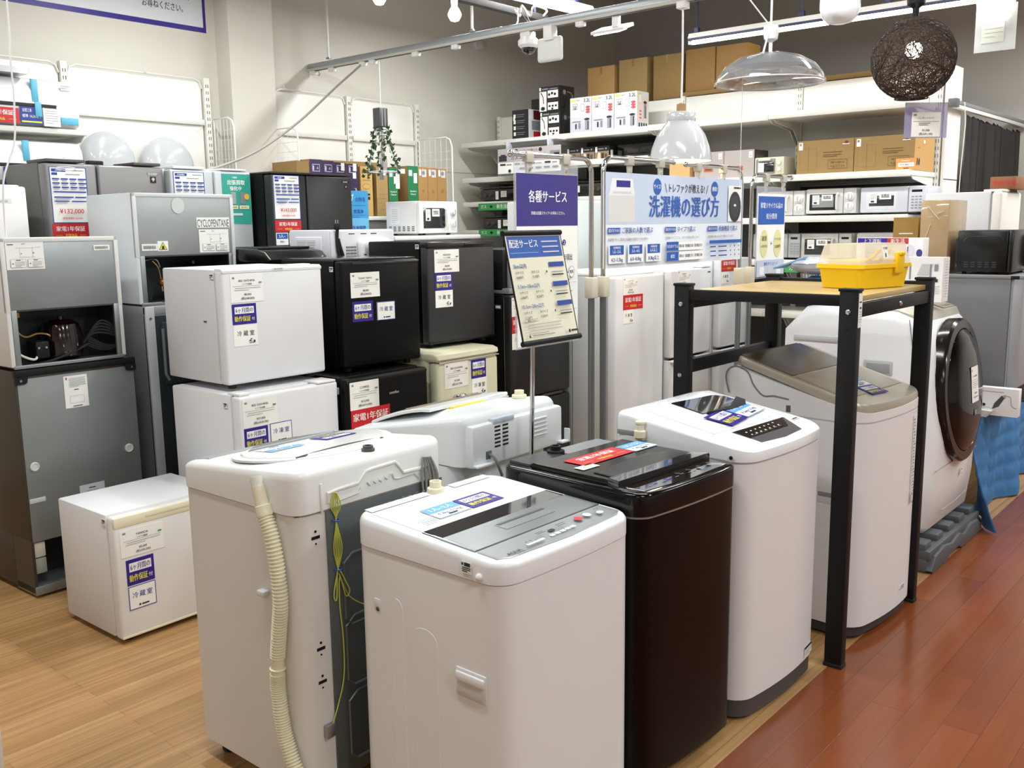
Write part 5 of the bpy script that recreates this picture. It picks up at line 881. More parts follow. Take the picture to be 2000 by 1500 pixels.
# top shelf goods
blkbox = M('#1f1d20', .45, name='black_print_board'); whb = M('#e3e3e8', .5, name='white_print_board')
def pbox(name, label, x, z, w, d, h, m, items, sm=None, sitems=None, y=5.88, yaw=D90, group=None, cat='box'):
    t = T(name, label, cat, x, y, z, yaw, w, d, group); t.part('board', G().box(-d, 0, 0, w, 0, h, m, .002)); t.part('front_print', G().card((.0004, 0, 0), Y, Z, w, h, m, items, .0006))
    if sitems: t.part('side_print', G().card((0, w+.0004, 0), (-1, 0, 0), Z, d, h, sm or m, sitems, .0006))
    return t
SH = 2.176
it = [('r', .01, .145+.0*k, .02, .03, paper) for k in range(1)]+[('r', .015, .03+.045*k, .022, .028, paper) for k in range(4)]+[('r', .05, .035+.045*k, .07, .004, grey_ink) for k in range(4)]+[('r', .05, .05+.045*k, .08, .004, grey_ink) for k in range(4)]+[('r', .0, .0, .165, .006, red)]
pbox('appliance_box', 'black appliance box with icon column, leftmost on the top shelf', -5.0, SH, .165, .15, .225, blkbox, it, whb, [('r', .06, .0, .09, .06, red), ('r', .04, .07, .10, .07, grey_ink), ('r', .02, .15, .02, .07, paper), ('r', .06, .15, .09, .07, M('#5a1518', .5))])
def vac(label, x, z):
    W, H = .197, .186; it = [('r', .004, .005, .07, H-.04, paper), ('r', .004, H-.03, .016, .026, paper), ('r', .085, .10, .10, .055, paper), ('r', .085, .012, .10, .055, paper), ('r', .03, H-.024, .06, .012, grey_ink), ('r', .10, H-.024, .08, .008, grey_ink), ('c', .13, .02, .01, .008, ink)]+[('c', .10+.028*k, .125+.008*(k % 2), .011, .010, ink) for k in range(3)]+[('c', .105+.03*k, .04, .010, .008, ink) for k in range(3)]+[('p', [(.018, .14), (.024, .145), (.045, .11), (.05, .06), (.044, .06), (.04, .108)], ink), ('c', .04, .025, .02, .014, ink), ('r', .09, .075, .08, .010, M('#4a2a2e', .5))]
    sd = [('c', .06, .14, .018, .018, grey_ink), ('p', [(.05, .02), (.056, .02), (.10, .15), (.15, .14), (.16, .06), (.155, .06), (.145, .135), (.10, .143)], grey_ink), ('r', .16, .03, .008, .10, grey_ink)]+[('r', .02, .03+.03*k, .01, .02, M('#3a2a2c', .5)) for k in range(5)]
    return pbox('vacuum_box', label, x, z, W, .185, H, blkbox, it, blkbox, sd)
vac('black vacuum cleaner box, lower of the stacked pair on the top shelf', -4.718, SH); vac('black vacuum cleaner box, upper of the stacked pair on the top shelf', -4.726, SH+.187)
for k, nm in enumerate(('white 3.2L hot water pot box next to the black vacuum boxes', 'middle white 3.2L hot water pot box on the top shelf', 'white 3.2L hot water pot box showing its pink-printed side, right of its two twins')):
    W, H = .194, .262; it = [('r', 0, 0, W, H*.47, lilac), ('r', .004, H*.9, .05, .012, yel), T_('POT', .075, H*.925, .014, ink), T_('3.2L', .155, H*.91, .036, ink, .06, 'c', .02), ('r', .02, H*.68, .05, .04, grey_ink), ('r', .022, H*.69, .046, .034, whb), T_('急速', .045, H*.755, .018, ink), T_('沸騰', .045, H*.70, .014, ink), ('r', .10, H*.62, .03, .05, grey_ink), ('r', .102, H*.625, .026, .046, whb)]+[('c', .165, H*(.58+.07*q), .02, .008, M('#d0505a', .5)) for q in range(3)]+[('r', .14, H*.10, .035, H*.28, M('#9a9aa6', .5)), ('c', .157, H*.39, .024, .008, ink), ('r', .163, H*.1, .008, H*.24, ink), ('r', .05, H*.14, .012, H*.14, ink), ('r', .08, H*.14, .016, H*.16, grey_ink), ('r', .02, H*.33, .08, .005, grey_ink)]
    si = [('r', .004, H*.9, .05, .012, yel), ('r', .0, H*.22, .15, H*.66, M('#ead9d4', .5)), ('r', .085, H*.3, .035, H*.4, M('#9a9aa6', .5)), ('r', .105, H*.3, .008, H*.34, ink), ('c', .102, H*.72, .022, .010, ink), ('r', .02, H*.72, .03, .05, paper)]+[('c', .04, H*(.3+.09*q), .014, .006, M('#d86a4a', .5)) for q in range(3)]+[('r', .02+.03*q, H*.04, .014, H*.13, ink) for q in range(4)]
    pbox('pot_box', nm, -4.427+.1995*k, SH+.001, W, .15, H, whb, it, whb, si, group='hot water pot boxes on the top shelf')
# cartons on the unit
TOP = 2.42
carton('flat brown board lying on top of the shelving under the two rightmost cartons', -3.71, 6.29, TOP, D90, .55, .22, .032, kraft2, False); carton('long flat brown board on top of the shelving near the dark woven lamp', -2.84, 6.29, TOP, D90, .86, .22, .034, kraft2, False)
carton('brown carton on the shelving top, leftmost of the five, beside the black boxes', -4.57, 6.30, TOP, D90, .254, .22, .30, M('#b99158', .7, var=.06)); carton('brown carton with torn tape, second from the left on the shelving top', -4.274, 6.30, TOP, D90, .254, .22, .323, kraft); carton('wide brown carton behind the white dome lamp cord', -3.966, 6.30, TOP, D90, .238, .22, .317, kraft2); carton('brown carton on the flat board, just right of the lamp cord', -3.69, 6.30, TOP+.033, D90, .238, .2, .295, M('#9b7645', .75, var=.07), False); carton('large brown carton with a bright yellow side, rightmost of the five', -3.443, 6.30, TOP+.033, D90, .238, .2, .29, M('#a07a48', .75, var=.07), False, None, (lines(.02, .2, .1, 2, .03, tape), M('#cda457', .7)))
carton('narrow dark brown carton peeking out behind the vacuum boxes', -4.90, 6.13, SH, D90, .25, .1, .36, kraft2, False)
one('wall_box', 'narrow dark box standing at the left rear of the top shelf', 'box', G().box(-5.05, -4.96, 6.18, 6.24, SH+.001, SH+.34, dgrey, .004)); 
# second shelves
W, H = .61, .185; it = [('r', 0, H*.45, W, H*.55, M('#b9b0b6', .5)), T_('トレファクが教える!', W*.5, H*.88, H*.11, ink, W*.3), T_('ガスコンロの選び方', W*.5, H*.64, H*.24, ink, W*.56, 'c', .015), ('c', W*.31, H*.88, .016, .014, ink), ('c', W*.69, H*.88, .016, .014, ink), ('r', W*.02, H*.5, W*.13, H*.22, dgrey), ('r', W*.05, H*.72, W*.08, H*.05, dgrey), ('r', W*.84, H*.55, W*.15, H*.25, mgrey), ('r', W*.9, H*.6, W*.08, H*.12, dgrey)]+[('r', W*(.04+.24*k), H*.33, W*.09, H*.07, dgrey) for k in range(4)]+[('r', W*(.15+.24*k), H*.34, W*.08, H*.035, grey_ink) for k in range(4)]+[('c', W*.2, H*.1, .014, .012, ink)]+[('r', W*(.36+.13*k), H*.14, W*.09, H*.07, dgrey) for k in range(5)]
flat('guide_sign', 'grey and white gas stove guide sign hanging under the top shelf', 'sign', -4.93, 5.62, 1.90, W, H, paper, it, D90)
t = T('sign_bracket', 'clear hanger strip behind the gas stove guide sign', 'bracket', -4.9, 5.66, 2.078, D90, .55, .18); t.part('strip', G().box(-.17, .0, .0, .5, .055, .06, lilac, .002).box(-.03, .035, .05, .06, .0, .06, lilac, .002).box(-.03, .035, .45, .46, .0, .06, lilac, .002))
one('shelf_tube', 'white light tube under the gas stove guide sign', 'light', G().box(-4.42, -4.12, 5.80, 5.83, 1.923, 1.944, white, .006)); 
def stove(label, x, z, w):
    t = T('gas_stove', label, 'gas stove', x, 5.80, z, D90, w, .40, 'gas stoves on the left shelves'); bm_ = M('#2a2523', .35, name='stove_black')
    t.part('body', G().box(-.4, -.02, 0, w, .005, .10, bm_, .006)); P_ = t.part('front_panel', G().box(-.02, 0, 0, w, .012, .095, M('#332b29', .3), .004)); t.part('grill_door', G().box(-.004, .004, w*.3, w*.68, .02, .075, M('#151314', .2), .004), P_); t.part('top_plate', G().box(-.405, .006, -.004, w+.004, .10, .112, M('#171516', .15, coat=.5), .003))
    for q in (.1, .2, .78, .9): t.part('knob', G().lathe([(.016, 0), (.014, .014), (.001, .015)], (0, w*q, .05), M('#463e3c', .4), 12, 'x'), P_)
    for q in (.27, .73):
        g = G()
        for a in range(4): g.tube([(-.2+.09*math.cos(a*1.57+.4), w*q+.09*math.sin(a*1.57+.4), .112), (-.2+.09*math.cos(a*1.57+.4), w*q+.09*math.sin(a*1.57+.4), .135), (-.2+.03*math.cos(a*1.57+.4), w*q+.03*math.sin(a*1.57+.4), .14)], .004, rubber, 6)
        g.tube([(-.2+.09*math.cos(a), w*q+.09*math.sin(a), .135) for a in [k*.524 for k in range(12)]], .004, rubber, 6, closed=True); t.part('trivet', g)
    t.part('price_label', G().card((.006, w*.30, .015), Y, Z, .03, .065, paper, lines(.004, .05, .02, 4, .01, grey_ink), .001), P_); t.part('price_label', G().card((.006, w*.40, .032), Y, Z, .06, .048, offp, lines(.008, .036, .04, 3, .01, ink), .001), P_)
    t.part('foot', G().box(-.38, -.02, .03, .06, 0, .006, rubber)); t.part('foot', G().box(-.38, -.02, w-.06, w-.03, 0, .006, rubber))
stove('dark gas stove above the upper green strip at the left end', -5.28, 1.70, .56); stove('dark gas stove above the lower green strip, under the other stove', -5.26, 1.473, .56); stove('dark gas stove seen between the banner and the chrome poles', -4.52, 1.712, .46)
for k, nm in enumerate(('coffee maker box, left of the row of three', 'coffee maker box in the middle of the three', 'coffee maker box next to the black crate')):
    W, H = .125, .1; it = [('r', 0, H*.62, W, H*.38, blkbox), ('r', .004, H*.55, .018, H*.4, paper), ('r', .03, H*.75, .05, .008, grey_ink), ('c', .1, H*.8, .008, .007, grey_ink), ('p', [(.02, 0), (.055, 0), (.05, H*.5), (.03, H*.55)], M('#d8c9a8', .5)), ('r', .06, .0, .022, H*.5, M('#3a2f2a', .4)), ('r', .09, 0, .02, H*.42, M('#59483c', .4))]
    pbox('coffee_maker_box', nm, -4.46+.13*k, 1.977, W, .12, H, M('#8f7a66', .5), it, blkbox, [('r', .02, .02, .03, .05, paper)], group='coffee maker boxes')
t = T('television', 'flat black screen lying in the dark second shelf behind the white dome lamp', 'television', -4.06, 5.95, 1.977, D90, .55, .2); t.part('body', G().box(-.2, -.02, 0, .55, .0, .11, blackm, .006)); t.part('screen', G().box(-.02, 0, .01, .54, .012, .10, M('#0a0a0a', .15, coat=.6), .004))
gp = M('#b3a9a6', .55, name='grey_print_board')
for k, (x, w_) in enumerate(((-3.36, .218), (-3.138, .218))): pbox('appliance_box', ('grey appliance box with orange label, left of its twin', 'grey appliance box with orange label, beside the toaster oven')[k], x, 1.797, w_, .2, .182, gp, [('r', .07, .05, .07, .03, M('#b06a44', .5)), ('r', .08, .06, .05, .01, M('#7a3f28', .5)), ('r', .18, .13, .026, .04, paper), ('r', .184, .14, .018, .004, grey_ink), ('r', .02, .085, .012, .006, whb)], M('#4a3d3b', .5), [('r', .02, .1, .12, .05, M('#6b5a55', .5))])
pbox('appliance_box', 'carton under the white dome lamp, its warm light in the colour, left of the grey boxes', -3.56, 1.797, .16, .2, .165, M('#d9a873', .6), [('r', .03, .12, .08, .006, paper)])  # peach board colour includes the dome lamp's warm light on cardboard
t = T('toaster_oven', 'cream toaster oven with two dials on the shelf', 'toaster oven', -2.914, 5.87, 1.797, D90, .205, .17); tcm = M('#d3d0bd', .35, name='toaster_cream')
t.part('body', G().box(-.17, -.004, 0, .205, .012, .125, tcm, .008)); D_ = t.part('door', G().box(-.006, .002, .012, .145, .02, .115, M('#8d8c84', .3), .004)); t.part('window', G().box(-.002, .003, .03, .14, .03, .095, M('#26282a', .1, coat=.8), .003), D_); t.part('handle', G().box(.002, .018, .035, .12, .10, .114, tcm, .004), D_)
for zz in (.085, .045): t.part('knob', G().lathe([(.013, 0), (.011, .012), (.001, .012)], (-.004, .175, zz), M('#e3e0cf', .4), 14, 'x'))
t.part('price_label', G().card((.0035, .03, .03), Y, Z, .04, .06, paper, lines(.005, .05, .03, 4, .01, grey_ink), .001), D_); t.part('foot', G().box(-.15, -.02, .02, .05, 0, .013, rubber)); t.part('foot', G().box(-.15, -.02, .155, .185, 0, .013, rubber))
def heat(label, x, w_, sd):
    H = .208; it = [('r', .02, .03, .11, .13, M('#7c5c34', .7)), ('r', .0215, .0315, .107, .127, kraft2), ('r', .075, .02, .002, .15, M('#6a4a28', .7)), ('r', .012, H-.055, .026, .045, paper), ('r', .016, H-.03, .014, .014, grey_ink), T_('ヘルツフリー', .265, .045, .022, M('#4a3016', .7), .09), T_('空間ごとお届けする', .265, .068, .012, M('#4a3016', .7), .085), ('r', .17, .13, .12, .003, M('#6a4a28', .7)), ('r', .17, .115, .12, .003, M('#6a4a28', .7)), ('r', .17, .105, .09, .003, M('#6a4a28', .7)), ('r', w_-.07, H-.035, .045, .005, paper), ('c', w_-.045, H-.022, .012, .009, M('#6e3a20', .7))]
    for a in ((.205, .03, .12, .0015), (.205, .085, .12, .0015), (.205, .03, .0015, .055), (.325, .03, .0015, .056)): it.append(('r',)+a+(M('#4a3016', .7),))
    t = pbox('heater_box', label, x, 1.797, w_, .36 if sd else .3, H, kraft2, it, M('#c3995c', .7), [('c', .05, .05, .013, .022, ink), ('c', .085, .05, .013, .022, ink), ('r', .06, .13, .03, .004, tape), ('r', .15, .16, .03, .018, paper)] if sd else None, y=5.86, group='brown heater boxes'); return t
heat('brown heater box with speech-bubble print, beside the toaster oven', -2.617, .362, False); heat('brown heater box with speech-bubble print, behind the orange sign', -2.25, .355, True)
t = flat('shelf_sign', 'small orange sign leaning on the heater box', 'sign', -1.99, 5.835, 1.797, .117, .068, M('#d79a50', .5), [('r', .012, .02, .093, .022, paper), T_('当店在庫品です', .058, .031, .011, ink, .085), ('r', .03, .052, .05, .003, paper), ('r', .045, .008, .03, .004, ink)], D90); t.part('stand', G().box(-.03, -.003, .04, .08, 0, .004, paper))
# microwaves on the lower shelves
mww = M('#d9d8d4', .35, name='microwave_ivory'); mwl = M('#cfd0da', .35, name='microwave_lilac_white'); dkw = M('#2c2e30', .15, coat=.6); gyw = M('#8f9494', .2, coat=.5)
MY = 5.85
def mw(label, x, z, w_, h, body, win, **k): return microwave(label, x, MY, z, D90, w_, .28, h, body, win, group='microwaves on the back shelves', **k)
mw('white microwave with dials partly behind the recycling banner, upper row', -2.86, 1.532, .31, .17, mww, dkw); mw('ivory microwave with two dials in the middle of the upper row', -2.545, 1.54, .325, .168, mww, gyw, frame=M('#1f1d1d', .3)); mw('pale lilac microwave with keypad at the right of the upper row', -2.20, 1.54, .385, .166, mwl, dkw, knobs=False, handle=False, frame=M('#d8d9e2', .35), wx=(.1, .58))
mw('microwave with dark door and keypad partly behind the recycling banner, lower row', -2.90, 1.264, .33, .168, M('#a9abae', .35, .2), dkw, knobs=False, handle=False); mw('silver framed microwave in the middle of the lower row', -2.568, 1.264, .33, .168, M('#b9b8b2', .35, .15), dkw, knobs=False); mw('ivory microwave at the right of the lower row behind the brown carton', -2.212, 1.264, .33, .17, mww, dkw, knobs=False)
# ---------------------------------------------------------------- curtain
t = T('curtain_rail', 'grey curtain rail running back from the end of the shelving', 'curtain rail', -1.775, 6.22, 2.185, 0, 1.84, .05); t.part('rail', G().box(-.045, -.01, 0, 1.86, .012, .034, mgrey, .003)); t.part('lower_track', G().box(-.04, -.015, .02, 1.85, -.012, .012, shelfm, .003)); t.part('end_bracket', G().box(-.05, .0, -.02, .04, -.01, .04, M('#5f5f61', .4), .003)); t.part('cord', G().tube([(-.0, .14, .03), (.01, .145, -.1), (.0, .14, -.4), (-.01, .142, -1.2)], .003, shelfm, 6))
one('curtain_rail', 'short rail across the alcove at the end of the dark curtain', 'curtain rail', G().box(-1.9, -.6, 8.03, 8.06, 2.20, 2.225, mgrey, .003).box(-1.9, -.6, 8.0, 8.05, 2.225, 2.245, M('#c9cfca', .3), .003))
g = G(); cm = M('#4a4644', .85, name='charcoal_curtain', var=.1, scale=60); i0 = g.mi(cm); rows = []
for a in range(121):
    y = 6.62+1.36*a/120; row = []
    for b_ in range(25):
        v = b_/24; z = 2.165-2.05*v-.035*abs(math.sin(a*.27))*(1 if b_ == 0 else 0); amp = .018+.035*v
        row.append((-1.83+amp*math.sin(a*.52)+.02*math.sin(a*.13+v*2)*(.4+v), y+.012*math.sin(a*.9)-.14*v*(1-a/120)*.9, z))
    rows.append([g.bm.verts.new(p) for p in row])
for p, q in zip(rows, rows[1:]):
    for k in range(24): g.bm.faces.new((p[k], q[k], q[k+1], p[k+1])).material_index = i0
bmesh.ops.solidify(g.bm, geom=list(g.bm.faces), thickness=.003)
one('curtain', 'dark charcoal curtain hanging in folds at the right back', 'curtain', g)
# ---------------------------------------------------------------- left wall
t = T('shelving_unit', 'white wall shelving behind the large fridges on the left', 'shelving', -5.45, 1.3, 0, 0, 2.2, .1)
PY = (1.32-.0, 2.565, 3.465)
def upright(t, y, z1):
    g = G().box(-.05, -.01, y-.02, y+.02, 0, z1, shelfm, .003)
    for q in range(40):
        zz = z1-.06-.04*q
        for s_ in (-.009, .005): g.box(-.0105, -.0085, y+s_, y+s_+.004, zz, zz+.02, slot)
    t.part('upright', g)
oy = 1.3
for y in (2.565, 3.46): upright(t, y-oy, 2.445)
for (a, b_) in ((.0, 1.24), (1.29, 2.13)): t.part('back_panel', G().box(-.06, -.03, a, b_, .2, 2.42, wpan, .006)); t.part('rail', G().tube([(-.025, b_, 2.38), (-.025, b_-.015, 2.42), (-.025, b_-.05, 2.435), (-.025, a+.05, 2.435), (-.025, a+.015, 2.42), (-.025, a, 2.38)], .006, shelfm, 8)); t.part('rail', G().box(-.03, -.01, a, b_, 2.155, 2.19, shelfm, .004))
t.part('hook', G().tube([(-.02, 1.75, 2.47), (-.01, 1.75, 2.44), (-.005, 1.77, 2.43)], .003, white, 6))
for zz in (2.005, 1.715):
    o = t.part('shelf', G().box(-.05, .38, -.1, 1.18, zz, zz+.028, shelfm, .004)); t.part('shelf_bracket', G().prism([(-.03, zz), (.36, zz), (.32, zz-.03), (.1, zz-.05), (-.03, zz-.12)], 'y', 1.165, 1.171, shelfm), o)
t = T('shelving_unit', 'white wall shelving past the pillar, carrying the upright boxes', 'shelving', -5.45, 3.95, 0, 0, 1.4, .1)
oy = 3.95
for y in (4.61, 5.29): upright(t, y-oy, 2.44)
for (a, b_) in ((.03, .63), (.69, 1.31)): t.part('back_panel', G().box(-.06, -.03, a, b_, .2, 2.42, wpan, .006)); t.part('rail', G().tube([(-.025, b_, 2.38), (-.025, b_-.015, 2.42), (-.025, b_-.05, 2.435), (-.025, a+.05, 2.435), (-.025, a+.015, 2.42), (-.025, a, 2.38)], .006, shelfm, 8)); t.part('rail', G().box(-.03, -.01, a, b_, 2.13, 2.165, shelfm, .004))
t.part('hook', G().tube([(-.02, .1, 2.47), (-.01, .1, 2.44), (-.005, .12, 2.43)], .003, white, 6)); t.part('hook', G().tube([(-.02, 1.2, 2.47), (-.01, 1.2, 2.44), (-.005, 1.22, 2.43)], .003, white, 6)); t.part('hook', G().tube([(.0, 1.33, 1.83), (.1, 1.33, 1.84), (.12, 1.33, 1.85)], .004, white, 6))
t.part('shelf', G().box(-.05, .37, -.08, 1.35, 1.556, 1.584, shelfm, .004)); t.part('shelf', G().box(-.05, .37, -.08, 1.35, 1.30, 1.33, shelfm, .004)); t.part('under_shelf_sheet', G().box(.34, .355, .35, 1.3, 1.40, 1.55, M('#7f7b76', .6)))  # last part is a plain grey sheet below the shelf front
def mesh_side(label, y, x0, x1, z0, z1):
    t = T('wire_mesh_divider', label, 'mesh divider', x1, y-.01, z0, 0, .02, x1-x0, 'white wire mesh dividers'); d = x1-x0; h = z1-z0; g = G()
    g.tube([(-d, .01, 0), (-d, .01, h-.0), (-.06, .01, h), (-.02, .01, h-.02), (0, .01, h-.07), (0, .01, 0)], .006, white, 8); t.part('frame', g); g = G()
    for k in range(1, 6): g.tube([(-d+d*k/6, .01, 0), (-d+d*k/6, .01, h)], .0015, white, 5)
    for k in range(1, int(h/.06)): g.tube([(-d, .01, .06*k), (0, .01, .06*k)], .0015, white, 5)
    t.part('mesh', g)
mesh_side('white wire mesh divider beside the pillar, above the black fridge', 3.52, -5.5, -5.28, 1.584, 2.2); mesh_side('white wire mesh divider in front of the purple boxes', 3.93, -5.5, -5.18, 1.586, 2.16); mesh_side('white wire mesh divider right of the last brown box', 5.27, -5.43, -5.08, 1.586, 2.17)
def aircon(label, z, h, tapes):
    W, dd = .86, .24; t = T('air_conditioner', label, 'air conditioner', -5.06, 1.58, z, 0, W, dd, 'wall air conditioners on the shelf'); m = M('#dfe1e3', .35, name='aircon_white')
    t.part('body', G().prism([(-.24, 0), (-.05, 0), (-.005, .02), (0, .10), (-.004, h-.06), (-.03, h-.01), (-.07, h), (-.24, h)], 'y', 0, W, m, .006)); o = t.part('front_flap', G().prism([(-.02, h*.48), (.006, h*.46), (.003, h-.07), (-.02, h-.02)], 'y', .02, W-.11, M('#e3e5e7', .3), .003)); t.part('outlet', G().box(-.02, .0035, .05, W-.12, h*.39, h*.46, M('#1d1c1e', .6), .002), None, 'dark air outlet')
    cy_ = M('#5fb6d6', .4, name='cyan_tape')
    for (y, z0, z1) in tapes: t.part('protective_tape', G().box(-.004, .0075, y, y+.032, z0*h, z1*h, cy_, .001), None, 'cyan protective tape')
    return t, W
t, W = aircon('white air conditioner on the upper shelf with blue tape and warranty cards', 2.034, .245, [(.62, .5, .95), (.63, .2, .5)]); t.part('protective_tape', G().box(-.003, .0012, W-.10, W-.01, .02, .055, M('#5fb6d6', .4), .001), None, 'cyan protective tape'); t.part('notice_card', G().card((.0015, .67, .005), Y, Z, .085, .12, paper, lines(.008, .10, .065, 8, .012, grey_ink), .001)); t.part('plan_card', G().card((.002, .555, .01), Y, Z, .11, .085, dblue, [T_('設置工事', .035, .068, .018, paper, .045), T_('標準 16,500円', .055, .04, .018, paper, .09), ('r', .005, .008, .10, .008, yel)], .001)); t.part('guarantee_label', G().card((.002, .35, .01), Y, Z, .20, .075, red, red_items(.20, .075), .001)); t.part('sticker', G().card((-.003, W-.09, .19), Y, Z, .05, .03, lilac, lines(.005, .022, .04, 2, .01, grey_ink), .001)); t.part('lamp_dot', G().box(-.002, .0012, .715, .73, .05, .058, M('#5b5b5e', .5)))
t, W = aircon('white air conditioner on the lower shelf, half hidden by the large grey fridge', 1.744, .225, [(.55, .52, .97)]); t.part('plan_card', G().card((.002, .45, .0), Y, Z, .11, .085, dblue, [T_('6,600円', .05, .045, .02, paper, .08), ('r', .005, .008, .10, .008, yel)], .001)); t.part('guarantee_label', G().card((.002, .565, .0), Y, Z, .20, .07, red, red_items(.20, .07), .001)); t.part('notice_card', G().card((.0015, .69, .08), Y, Z, .085, .07, paper, lines(.008, .06, .065, 5, .012, grey_ink), .001)); t.part('louvre_gap', G().box(-.002, .0012, W-.13, W-.10, .09, .11, slot))
one('plastic_bag', 'clear plastic bag bundle on the upper air conditioner', 'bag', G().prism([(-5.2, 2.282), (-5.02, 2.284), (-5.03, 2.315), (-5.12, 2.325), (-5.22, 2.31)], 'y', 1.7, 2.19, M('#c6c8cb', .2, name='grey_film', coat=.4), .012))
def dome(label, y, r, z):
    t = T('ceiling_light', label, 'ceiling light', -5.30, y-r, z, 0, 2*r, .14); c = (-.13, r, r)
    t.part('base', G().lathe([(.98*r, 0), (.98*r, .025), (.9*r, .03)], c, white2, 36, 'x')); t.part('diffuser', G().lathe([(r, .02), (r, .035), (.93*r, .06), (.75*r, .082), (.45*r, .095), (.02, .10)], c, M('#c9cdd0', .15, coat=.5), 36, 'x')); t.part('label', G().card((-.13+.075, r-.03, r+.62*r), Y, (-.6, 0, 1), .05, .02, lilac, lines(.006, .014, .036, 2, .006, grey_ink), .0012))
dome('round white ceiling light leaning on the wall panel above the grey fridge', 2.745, .163, 1.715+.03); dome('round white ceiling light leaning on the wall panel above the pale silver fridge', 3.12, .17, 1.72)
t = T('wall_shelf', 'small white shelf holding the two round ceiling lights', 'shelf', -5.28, 2.5, 1.69, 0, .85, .2); t.part('board', G().box(-.2, .1, 0, .85, 0, .03, shelfm, .004)); t.part('bracket', G().prism([(-.2, 0), (.08, 0), (-.2, -.12)], 'y', .4, .406, shelfm))
# upright boxes on the left wall shelf
BX = -5.09; BZ = 1.586
vio = M('#3a2a55', .5, name='violet_print'); gb = M('#1f7a4b', .5, name='green_print'); ybx = M('#c9a562', .6, name='yellow_board')
def ubox(label, y, w_, h, m, items, group, d=.26, x=BX):
    t = T('appliance_box', label, 'box', x, y, BZ, 0, w_, d, group); t.part('board', G().box(-d, -.001, 0, w_, 0, h, kraft2, .002)); t.part('front_print', G().card((-.0006, 0, 0), Y, Z, w_, h, m, items, .0008)); return t
def vit(W, H): return [('r', W*.2, H*.80, W*.62, H*.13, lilac), ('r', W*.23, H*.81, W*.56, H*.11, vio), T_('-6', W*.6, H*.865, H*.07, lilac), ('r', W*.24, H*.82, W*.1, H*.08, lilac), T_('Air', W*.5, H*.45, H*.06, lilac), ('r', W*.25, H*.36, W*.5, H*.02, lilac)]
for k, y in enumerate((3.946, 4.047, 4.148, 4.252)): ubox(('violet upright box next to the mesh divider', 'violet upright box, second in the violet run', 'violet upright box with a white price tag', 'violet upright box with two price tags, last of the violet run')[k], y, .098, .365-.006*k, vio, vit(.098, .36)+([('r', .055, .30, .03, .05, paper)] if k > 1 else [])+([('r', .05, .25, .03, .04, paper)] if k == 3 else []), 'violet upright boxes')
ubox('brown upright box at the far left behind the mesh divider', 3.84, .10, .35, kraft2, lines(.02, .3, .06, 3, .02, tape), None)
ubox('yellowish upright box between the violet and green boxes', 4.368, .105, .335, ybx, [T_('扇風機', .05, .30, .03, ink, .08), ('r', .015, .24, .07, .005, tape), ('c', .05, .20, .035, .02, tape), ('c', .05, .20, .032, .017, ybx), ('r', .02, .11, .06, .02, ink), ('r', .02, .14, .06, .012, ink)], None, x=-5.085)
ubox('plain kraft upright box under the hanging ivy lamp', 4.515, .105, .335, kraft, [('r', .03, .25, .04, .05, M('#6e6a70', .6)), ('c', .06, .06, .02, .02, tape), ('c', .06, .06, .017, .017, kraft), ('r', .06, .28, .035, .055, paper)]+lines(.02, .15, .06, 3, .03, tape), None)
gi = lambda W, H: [('r', W*.1, H*.8, W*.35, H*.12, lilac), ('r', W*.58, H*.66, W*.34, H*.2, paper), T_('Standard', W*.5, H*.5, H*.05, paper, W*.8), T_('Cleaner', W*.5, H*.44, H*.05, paper, W*.8), ('c', W*.7, H*.16, W*.13, H*.04, paper), ('c', W*.7, H*.16, W*.1, H*.03, gb)]
ubox('green upright box behind the ivy lamp', 4.63, .085, .335, gb, gi(.085, .34), 'green upright boxes'); ubox('green upright box beside the plain brown trio', 4.815, .10, .355, gb, gi(.10, .355), 'green upright boxes')
for k in range(3): ubox(('brown upright box touching the green one', 'brown upright box in the middle of the plain trio', 'brown upright box at the right end of the row')[k], 4.918+.099*k, .096, .352-.003*k, M('#ab8450', .7, var=.06), [('r', .012, .29, .02, .045, paper), ('r', .04, .28, .045, .055, lilac), ('c', .055, .31, .015, .015, grey_ink), ('c', .05, .18, .012, .012, tape), ('r', .03, .01, .03, .06, tape)], 'plain brown upright boxes')
one('carton', 'long flat brown carton lying on top behind the upright boxes', 'box', G().box(-5.40, -5.36, 4.26, 4.86, 1.588, 1.975, kraft2, .003)); one('orange_ball', 'small orange round object at the end of the box shelf', 'ball', G().ball((-5.13, 5.24, 1.615), .03, M('#d06a3a', .5)))
skb = M('#3f9ad0', .45, name='sky_blue_print'); t = flat('poster_board', 'sky blue feature poster hanging from the box shelf', 'poster', -5.07, 4.215, 1.37, .20, .385, skb, [('r', 0, 0, .2, .2, M('#6fb7de', .45)), T_('ップ', .04, .335, .06, paper, .06, 'c', .02), T_('の特長', .13, .325, .035, dblue, .09), ('r', .02, .285, .16, .002, dblue), T_('炊洗浄', .11, .245, .03, dblue, .12, 'c', .02), T_('急速調理', .11, .135, .03, dblue, .12, 'c', .02)]+lines(.03, .22, .14, 2, .012, dblue)+lines(.03, .105, .14, 4, .012, dblue)); t.part('hook', G().tube([(-.003, .1, .38), (-.005, .1, .40), (-.02, .1, .4)], .003, white, 6))
